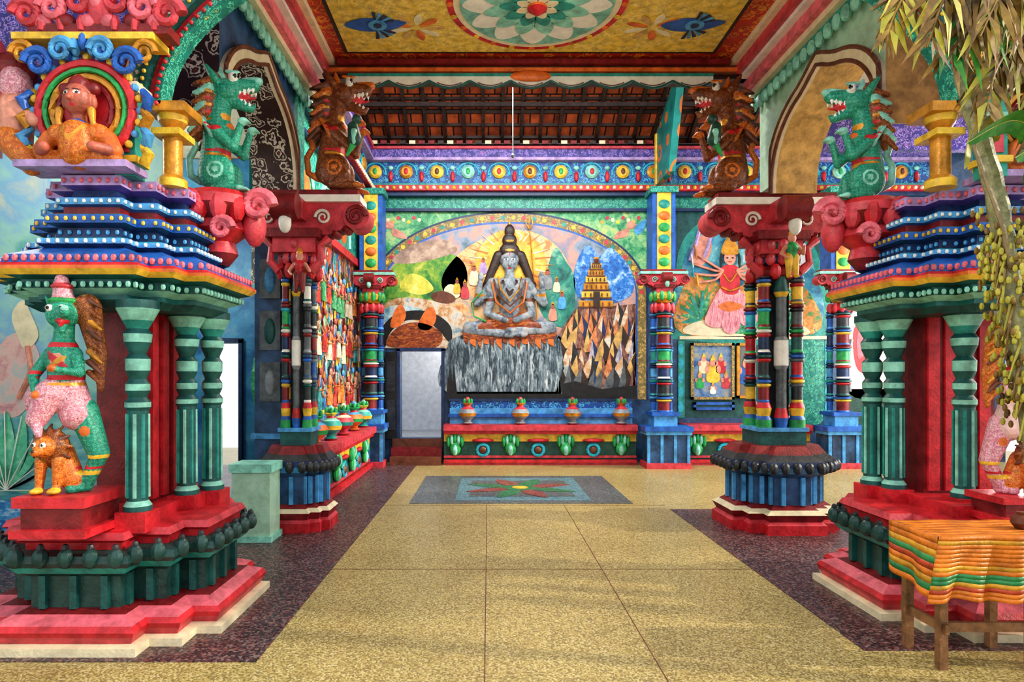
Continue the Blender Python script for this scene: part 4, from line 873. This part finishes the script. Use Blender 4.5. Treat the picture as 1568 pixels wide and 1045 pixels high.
# ------------------------------------------------------------------ yali brackets
def yali(x, y, z, s, mx, body, mane, accent, name='rearing_yali', ry=0):
    pr = [('c', body, (0, 0, .32), (.04, 0, .85), .24, .2), ('e', body, (.13, 0, .9), (.19, .18, .25)), ('c', body, (.05, 0, 1.0), (.1, 0, 1.36), .17, .15),
          ('e', mane, (-.08, 0, 1.36), (.2, .2, .32)), ('e', body, (.2, 0, 1.55), (.22, .19, .19)), ('c', body, (.3, 0, 1.62), (.6, 0, 1.64), .13, .085), ('e', accent, (.66, 0, 1.71), (.07, .07, .06)), ('c', accent, (.45, 0, 1.72), (.6, 0, 1.74), .05, .04),
          ('c', body, (.22, 0, 1.42), (.54, 0, 1.30), .095, .06), ('c', body, (.54, 0, 1.30), (.6, 0, 1.34), .05, .03), ('e', RED, (.36, 0, 1.49), (.18, .07, .06)), ('c', RED, (.36, 0, 1.44), (.62, 0, 1.46), .035, .02),
          ('c', mane, (.05, 0, 1.72), (-.1, 0, 1.9), .1, .04), ('c', accent, (.12, 0, 1.74), (.08, 0, 1.92), .07, .02)]
    for s_ in (-1, 1):
        pr += [('e', WHITE, (.33, s_*.13, 1.72), .06), ('e', BLACK, (.37, s_*.165, 1.725), .028), ('c', accent, (.24, s_*.14, 1.80), (.42, s_*.14, 1.79), .03, .02), ('c', body, (.08, s_*.16, 1.68), (-.04, s_*.22, 1.86), .065, .025),
               ('c', body, (.1, s_*.17, .9), (.36, s_*.2, .66), .10, .075), ('c', body, (.36, s_*.2, .66), (.46, s_*.19, .98), .07, .05), ('e', accent, (.5, s_*.19, 1.04), (.085, .07, .06)),
               ('e', body, (.1, s_*.16, .3), (.27, .12, .27)), ('c', body, (.28, s_*.19, .2), (.12, s_*.2, .07), .1, .07), ('c', body, (.1, s_*.2, .065), (.46, s_*.2, .055), .065, .06)]
        for k in (-1, 0, 1): pr += [('c', accent, (.46, s_*.2+.05*k, .05), (.57, s_*.2+.05*k, .035), .04, .025), ('c', accent, (.52, s_*.19+.04*k, 1.05), (.6, s_*.19+.04*k, 1.02), .03, .018)]
        for k in range(5): pr.append(('c', WHITE, (.34+.065*k, s_*.06, 1.55), (.34+.065*k, s_*.06, 1.49), .022, .008))
        for k in range(4): pr.append(('c', WHITE, (.36+.06*k, s_*.045, 1.38-.015*k), (.36+.06*k, s_*.045, 1.44-.015*k), .018, .007))
        for k in range(7): pr.append(('c', [mane, accent][k % 2], (.02-.03*k, s_*(.15), 1.68-.12*k), (-.2-.02*k, s_*.2, 1.6-.14*k), .055, .03))
        pr.append(('c', accent, (.05, s_*.2, .86), (-.12, s_*.24, 1.1), .05, .02))
    for k in range(7): pr.append(('c', mane, (-.15, 0, 1.7-.12*k), (-.33, 0, 1.66-.15*k), .065, .025))
    tl = [(-.2, 0, .2), (-.36, 0, .3), (-.38, 0, .55), (-.28, 0, .72), (-.34, 0, .88)]
    for i in range(4): pr.append(('c', accent, tl[i], tl[i+1], .05, .05))
    pt = [('e', accent, (.12, s_*.3, .32), (.13, .1, .13)) for s_ in (-1, 1)]+[('e', body, (.12, s_*.3, .32), (.09, .12, .09)) for s_ in (-1, 1)]+[('e', accent, (.12, s_*.3, .32), (.045, .14, .045)) for s_ in (-1, 1)]
    pt += [('e', RED, (.1, s_*.3, .95), (.12, .14, .05)) for s_ in (-1, 1)]+[('c', GOLD, (.2, -.3, 1.15), (.2, .3, 1.15), .05, .05), ('c', ORA, (.28, -.3, 1.02), (.28, .3, 1.02), .05, .05), ('e', RED, (.12, 0, .62), (.25, .3, .035)), ('e', GOLD, (.12, 0, .56), (.25, .3, .03))]
    for s_ in (-1, 1):
        for k in range(6): pt.append(('e', [GOLD, RED][k % 2], (-.02, s_*.18, 1.5-.1*k), (.05, .12, .022)))
    return figure(name, pr, T(x, y, z, s, mx, ry=ry), .0085*s/.46, None, pt)
yali(-1.93, 4.6, 2.84, .47, False, SCAL, BRSC, MINT); yali(2.78, 4.78, 2.84, .47, True, SCAL, BRSC, MINT)
yali(-1.64, 6.78, 3.49, .64, False, BRDK, BROWN, ORSC); yali(2.58, 6.88, 3.49, .64, True, BRDK, BROWN, ORSC)
for s_, x in ((1, -1.22), (-1, 2.14)):
    figure('painted_parrot', [('c', DGREEN, (0, 0, 0), (s_*-.02, 0, .12), .07, .055), ('e', DGREEN, (s_*.02, 0, .2), (.05, .05, .05)), ('c', ORA, (s_*.05, 0, .2), (s_*.09, 0, .17), .02, .008), ('c', GREEN, (0, 0, -.02), (-s_*.08, 0, -.16), .04, .015), ('c', MINT, (0, -.05, .06), (0, -.06, -.06), .03, .015)], T(x-s_*.12, 6.55, 3.95, 1), .008)

def guardian(x, y, z, s, mx, c1, c2, c3):
    pr = [('c', c1, (.22, .05, .1), (.42, .05, .55), .1, .13), ('c', c1, (.42, .05, .6), (.18, .05, 1.25), .16, .22), ('c', c1, (.24, .05, .08), (.08, -.12, .06), .09, .07),
          ('c', c2, (.12, 0, 1.2), (-.05, 0, 1.75), .25, .24), ('c', c1, (-.05, 0, 1.8), (-.1, 0, 2.2), .26, .22), ('c', c1, (-.1, 0, 2.3), (-.08, 0, 2.6), .15, .14),
          ('e', c1, (-.08, -.06, 2.75), (.23, .22, .22)), ('c', c1, (.02, -.2, 2.74), (.16, -.38, 2.76), .13, .08), ('e', MINT, (.19, -.42, 2.82), (.06, .05, .05)), ('c', c1, (.02, -.2, 2.6), (.1, -.34, 2.48), .08, .045), ('e', RED, (.06, -.28, 2.63), (.08, .13, .04)), ('c', RED, (.08, -.33, 2.6), (.14, -.46, 2.55), .035, .02),
          ('c', c3, (.2, .12, 2.9), (.38, .12, 2.1), .2, .12), ('c', c3, (.38, .12, 2.2), (.42, .1, 1.6), .12, .05), ('c', PKSC, (-.1, 0, 2.95), (-.14, .02, 3.3), .17, .1), ('e', GREEN, (-.1, -.02, 2.97), (.22, .2, .05)), ('e', ROSE, (-.12, 0, 3.2), (.17, .15, .05)),
          ('c', c1, (-.30, 0, 2.15), (-.5, -.1, 1.8), .10, .08), ('c', c1, (-.5, -.1, 1.8), (-.3, -.35, 1.55), .075, .05), ('e', ORA, (-.26, -.38, 1.52), (.08, .07, .06)),
          ('c', c1, (.12, -.05, 2.15), (.28, -.2, 1.85), .10, .075), ('c', c1, (.28, -.2, 1.85), (.05, -.4, 1.9), .07, .05), ('e', ORA, (0, -.42, 1.92), (.07, .07, .06)),
          ('c', PKSC, (-.15, -.2, 1.55), (-.32, -.28, 1.15), .22, .15), ('c', PKSC, (-.32, -.3, 1.12), (-.2, -.42, .92), .1, .05), ('c', PKSC, (-.45, -.2, 1.5), (-.5, -.2, 1.3), .1, .04),
          ('e', BRSC, (-.2, -.13, .72), (.27, .2, .27)), ('e', ORSC, (-.2, -.3, .73), (.16, .14, .16)), ('c', ORSC, (-.2, -.4, .68), (-.2, -.5, .66), .08, .06), ('e', DBR, (-.2, -.56, .69), (.03, .02, .02)), ('c', ORSC, (-.15, 0, .6), (.0, 0, .3), .2, .18), ('e', ORSC, (.05, -.02, .2), (.17, .15, .18))]
    for d in (-.32, -.06): pr += [('c', ORSC, (d, -.18, .5), (d-.02, -.2, .1), .09, .06), ('e', YEL, (d-.02, -.26, .05), (.09, .12, .05))]
    for k in range(12):
        a = 2*math.pi*k/12; pr.append(('c', [BRSC, BROWN][k % 2], (-.2+.2*math.cos(a), -.2, .74+.2*math.sin(a)), (-.2+.32*math.cos(a), -.12, .72+.34*math.sin(a)), .05, .02))
    for s_ in (-1, 1): pr += [('e', WHITE, (-.06+s_*.1, -.25, 2.84), .055), ('e', BLACK, (-.05+s_*.1, -.305, 2.84), .026), ('e', WHITE, (-.2+s_*.07, -.425, .77), .035), ('e', BLACK, (-.2+s_*.07, -.455, .77), .02), ('c', c1, (-.08+s_*.2, 0, 2.88), (-.08+s_*.3, 0, 3.05), .06, .02), ('c', WHITE, (.08, -.3+s_*.04, 2.67), (.08, -.3+s_*.04, 2.6), .02, .01)]
    for k in range(8): pr.append(('c', [BROWN, c3, GOLD][k % 3], (.3, .0, 2.98-.16*k), (.5, -.02, 2.86-.17*k), .05, .025))
    pt = [('e', RED, (-.05, 0, 1.78), (.4, .4, .05)), ('e', GOLD, (0, 0, 1.68), (.4, .4, .03)), ('e', RED, (-.1, 0, 2.28), (.3, .3, .05)), ('e', YEL, (.42, .05, .55), (.2, .2, .04)), ('e', SKIN, (-.06, -.27, 2.05), (.13, .12, .12)), ('e', ORA, (.3, .05, .95), (.1, .3, .1)), ('e', RED, (-.5, -.1, 1.86), (.15, .15, .035)), ('e', YEL, (.3, .05, .3), (.25, .2, .04)), ('e', RED, (.3, .05, .38), (.25, .2, .03)),
          ('c', RED, (-.3, -.2, 2.2), (.2, -.25, 1.85), .05, .05), ('c', GOLD, (.2, -.2, 2.2), (-.3, -.25, 1.85), .04, .04)]
    return figure('guardian_yali_statue', pr, T(x, y, z, s, mx), .007*s/.375, None, pt)
guardian(-2.41, 3.76, .90, .37, False, SCAL, PKSC, BRSC)
b = B(); b.box(-2.62, -2.2, 3.56, 3.98, .675, .72, RED); b.box(-2.58, -2.24, 3.6, 3.96, .72, .84, DRED); b.box(-2.61, -2.21, 3.57, 3.98, .84, .90, RED); b.obj('statue_pedestal')
guardian(3.26, 4.05, .84, .34, True, PKSC, mat('rosy_white', 'e8c0bc'), ORSC)
b = B(); b.box(3.06, 3.48, 3.88, 4.2, .675, .72, RED); b.box(3.09, 3.45, 3.9, 4.18, .72, .80, DRED); b.box(3.06, 3.48, 3.88, 4.2, .8, .84, RED); b.obj('statue_pedestal')

# ------------------------------------------------------------------ table with cloth
b = B(); tx0, tx1, ty0, ty1, tz = 2.38, 3.3, 3.44, 3.82, .72
OAK = mat('worn_oak', '8a6240', var=.3, s=14)
for x in (tx0+.04, tx0+.52, tx1-.04):
    for y in (ty0+.05, ty1-.05): b.box(x-.022, x+.022, y-.022, y+.022, 0, tz-.02, OAK)
b.box(tx0, tx1, ty0, ty1, tz-.03, tz, OAK); b.box(tx0+.04, tx1, ty0+.04, ty0+.06, .2, .25, OAK); b.box(tx0+.03, tx0+.05, ty0, ty1, .2, .25, OAK)
tb = b.obj('wooden_table')
b = B(); N = 60; K = 22
OR2 = mat('cloth_orange', 'e0801e'); YE2 = mat('cloth_ochre', 'd8a02a'); GR2 = mat('cloth_green', '2f8a52'); RE2 = mat('cloth_red', 'b8441e')
seq = [OR2, OR2, OR2, OR2, OR2, OR2, OR2, OR2, YE2, OR2, OR2, OR2, OR2, OR2, YE2, OR2, GR2, GR2, YE2, RE2, OR2, OR2]
rows = []
for j in range(K+1):
    if j <= 7: y = ty1-(ty1-ty0+.02)*j/7; z = tz+.008
    else: y = ty0-.02; z = tz+.008-.30*(j-7)/(K-7)
    row = []
    for i in range(N+1):
        x = tx0-.03+(tx1+.06-tx0)*i/N; hang = max(0, (j-7)/(K-7))
        row.append((x-.06*hang*(1-i/N), y-.012-.03*hang*math.sin(i*.55)-.01*math.sin(i*.3), z+.014*hang*math.sin(i*.21)-.05*hang*(1-i/N)))
    rows.append(row)
for j in range(K):
    b.add(rows[j]+rows[j+1], [(i, i+1, N+2+i, N+1+i) for i in range(N)], seq[j])
side = []
for j in range(10):
    side.append([(tx0-.035-.02*math.sin(i*.9)*j/9, ty1-(ty1-ty0+.03)*i/12, tz+.008-.28*j/9-.07*(i/12)*j/9) for i in range(13)])
for j in range(9): b.add(side[j]+side[j+1], [(i, i+1, 14+i, 13+i) for i in range(12)], [OR2, OR2, YE2, GR2, RE2, OR2, YE2, GR2, OR2][j])
o = b.obj('tablecloth', tb)
md = o.modifiers.new('sol', 'SOLIDIFY'); md.thickness = .004
b = B(); b.lathe((2.92, 3.58, .732), [(.03, 0), (.05, .03), (.045, .06), (.02, .075), (.025, .09)], BROWN, 16); b.obj('brass_cup')

# ------------------------------------------------------------------ plants tied at right pillar
LG = soft('leaf_green', ['1c5a1e', '2f7a24', '6aa83a'], 5); LD = soft('dry_leaf', ['3a2c14', '7a5c24', 'a88a40'], 5); LY = soft('yellow_leaf', ['7a7a20', 'a8a038', 'd0c860'], 4)
def leaf(b, pts, w, m_, fold=.25, n=12, tatter=0, rnd=random):
    c = cat([Vector(p) for p in pts], 6, False); k = len(c); L = []; Rr = []; Cc = []
    for i, p in enumerate(c):
        t = (c[min(k-1, i+1)]-c[max(0, i-1)]).normalized(); sd = t.cross(Vector((0, .6, .8)))
        if sd.length < .15: sd = t.cross(Vector((0, 1, 0)))
        sd.normalize(); up = sd.cross(t)
        q = i/(k-1); ww = w*math.sin(math.pi*min(1, q*.95+.05))**.6*(1+tatter*rnd.uniform(-.3, .3))
        L.append(tuple(p+sd*ww-up*ww*fold)); Rr.append(tuple(p-sd*ww-up*ww*fold)); Cc.append(tuple(p))
    for A_ in (L, Rr): b.add(A_+Cc, [(i, i+1, k+i+1, k+i) for i in range(k-1)], m_)
    b.tube([tuple(p) for p in c], [max(.003, w*.06*(1-i/k)) for i in range(k)], LY, 6)
def frond(b, pts, ln, m_, nl=22, seed=1, stem=None):
    r = random.Random(seed); c = cat([Vector(p) for p in pts], 8, False); k = len(c)
    b.tube([tuple(p) for p in c], [.014*(1-.7*i/k) for i in range(k)], stem or LD, 6)
    for j in range(nl):
        q = .08+.9*j/nl; p = c[int(q*(k-1))]; t = (c[min(k-1, int(q*(k-1))+1)]-p).normalized()
        for s_ in (-1, 1):
            sd = t.cross(Vector((0, -1, .3))).normalized()*s_
            d = (sd*.7+t*.6+Vector((0, r.uniform(-.3, .3), -.5))).normalized(); l = ln*(.5+.6*math.sin(math.pi*q))*r.uniform(.6, 1.1)
            e = p+d*l+Vector((r.uniform(-.04, .04), 0, -.4*l)); mid = p+d*l*.5; nn = d.cross(Vector((r.uniform(-.3, .3), -1, .2))).normalized()*.018
            b.add([tuple(p), tuple(mid+nn), tuple(e), tuple(mid-nn)], [(0, 1, 2, 3)], m_[(j+(s_ > 0)) % len(m_)])
b = B()
trunk = [(2.86, 3.2, .0), (2.80, 3.22, .7), (2.70, 3.25, 1.4), (2.62, 3.28, 2.0), (2.56, 3.3, 2.5), (2.42, 3.3, 3.0), (2.34, 3.3, 3.4)]
cc = cat([Vector(p) for p in trunk], 6, False)
b.tube([tuple(p) for p in cc], [.064*(1-.5*i/len(cc))+.006*(i % 2) for i in range(len(cc))], mat('palm_trunk', '8a8a60', var=.35, s=20), 10)
rr = random.Random(5)
for k in range(420):
    q = rr.random(); p = cc[int((.33+.3*q)*(len(cc)-1))]; a = rr.uniform(0, 6.28); d = .05+.06*rr.random()
    b.ell((p.x+d*math.cos(a)-.01, p.y+d*math.sin(a), p.z+rr.uniform(-.08, .08)), (.012, .012, .02), [LY, LD, LY][k % 3], 6, 4)
for k in range(18):
    p = cc[int((.28+.022*k)*(len(cc)-1))]; b.tube([tuple(p), (p.x-.06+.02*(k % 3), p.y-.05, p.z-.08), (p.x-.08, p.y-.05, p.z-.26)], [.01, .008, .004], [LY, LD][k % 2], 5)
frond(b, [(2.7, 3.3, 3.2), (2.5, 3.2, 3.45), (2.2, 3.1, 3.45), (1.85, 3.0, 3.3)], .26, [LD, LY, LD], 36, 1)
frond(b, [(2.7, 3.3, 3.1), (2.5, 3.15, 3.35), (2.3, 3.05, 3.3), (2.10, 3.0, 3.0)], .26, [LD, LD, LG], 36, 2)
frond(b, [(2.7, 3.3, 3.2), (2.6, 3.1, 3.4), (2.4, 3.0, 3.4), (2.22, 2.95, 3.1)], .28, [LD, LD, LY], 36, 3)
frond(b, [(2.7, 3.3, 3.0), (2.6, 3.2, 3.2), (2.45, 3.15, 3.05), (2.36, 3.1, 2.8)], .22, [LD, LD, LY], 28, 4)
frond(b, [(2.75, 3.3, 2.9), (2.75, 3.2, 3.1), (2.65, 3.1, 2.9), (2.6, 3.1, 2.6)], .2, [LD, LY], 24, 6)
frond(b, [(2.3, 3.1, 3.5), (2.05, 3.05, 3.45), (1.9, 3.0, 3.3), (1.82, 3.0, 3.1)], .16, [LY, LD, LD], 26, 8)
frond(b, [(2.6, 3.1, 3.5), (2.35, 3.0, 3.5), (2.1, 2.95, 3.35), (1.98, 2.95, 3.05)], .22, [LD, LD, LY], 32, 9)
leaf(b, [(2.72, 3.28, 2.50), (2.6, 3.1, 2.70), (2.4, 3.0, 2.74), (2.16, 2.95, 2.62)], .07, LG, .2, tatter=.4)
leaf(b, [(2.8, 3.25, 2.4), (2.7, 3.05, 2.56), (2.5, 2.9, 2.62), (2.3, 2.85, 2.52)], .11, LG, .15, tatter=.3)
leaf(b, [(2.85, 3.2, 2.15), (2.74, 3.0, 2.36), (2.58, 2.9, 2.36), (2.42, 2.85, 2.24)], .10, LG, .15, tatter=.3)
leaf(b, [(2.85, 3.25, 2.6), (2.75, 3.0, 2.9), (2.62, 2.9, 3.0), (2.5, 2.85, 2.95)], .13, LG, .2, tatter=.4)
leaf(b, [(2.56, 3.3, 2.75), (2.44, 3.2, 2.82), (2.32, 3.15, 2.72), (2.26, 3.1, 2.55)], .045, LY, .3, tatter=.5)
b.tube([(2.66, 3.28, 1.9), (2.52, 3.2, 2.3), (2.36, 3.2, 2.75)], [.014, .012, .008], mat('dry_stem', '8a7a5a'), 6)
b.obj('palm_plant')

# ------------------------------------------------------------------ camera & lights
cam = bpy.data.cameras.new('camera'); co = bpy.data.objects.new('camera', cam); COL.objects.link(co)
co.location = (0, 0, 1.56); co.rotation_euler = (math.radians(90), 0, 0)
cam.sensor_width = 36; cam.lens = 36*1000/1568; cam.shift_x = 36/1568; cam.shift_y = 55.5/1568; cam.clip_start = .05
sc.camera = co
w = bpy.data.worlds.new('world'); sc.world = w; w.use_nodes = True
w.node_tree.nodes['Background'].inputs[0].default_value = (.93, .96, 1, 1); w.node_tree.nodes['Background'].inputs[1].default_value = 1.25
def area(name, loc, rot, sx_, sy_, e, c=(1, 1, 1)):
    l = bpy.data.lights.new(name, 'AREA'); l.shape = 'RECTANGLE'; l.size = sx_; l.size_y = sy_; l.energy = e; l.color = c
    o = bpy.data.objects.new(name, l); COL.objects.link(o); o.location = loc; o.rotation_euler = rot
area('overhead_fill_rear_bay', (.45, 8.6, 5.7), (math.radians(20), 0, 0), 4.2, 1.4, 215, (.97, .98, 1))  # added fill hidden above the beam, stands in for sky through the roof
area('daylight_right_aisle', (8.3, 9.2, 2.8), (0, math.radians(90), 0), 3, 3, 220, (1, .96, .9))
def point(name, loc, e, r=.25, c=(1, .95, .88)):
    l = bpy.data.lights.new(name, 'POINT'); l.energy = e; l.shadow_soft_size = r; l.color = c
    o = bpy.data.objects.new(name, l); COL.objects.link(o); o.location = loc
point('fill_left_aisle', (-4.6, 7.8, 3.4), 110); point('fill_left_bay', (-3.9, 4.9, 3.6), 45); point('fill_right_aisle', (5, 6, 3.6), 60); point('warm_fill_rear_bay', (.45, 7.75, 5.3), 110, .2, (1, .78, .52))  # unseen fill points added to brighten the aisles, roof tiles and back wall
point('fill_back_room', (-.3, 13.2, 2.4), 60); point('fill_nave', (.45, 2.2, 3.1), 75, .4, (1, .9, .75)); point('fill_upper_nave', (.45, 4.9, 4.6), 18, .2, (1, .9, .75))  # added fills, no fixtures: back room behind the door, ceiling and yali faces
s = bpy.data.lights.new('sun', 'SUN'); s.energy = 2.6; s.angle = .03; s.color = (1, .90, .74)
o = bpy.data.objects.new('sun', s); COL.objects.link(o)
o.rotation_euler = Vector((1.0, -.18, .52)).to_track_quat('Z', 'Y').to_euler()
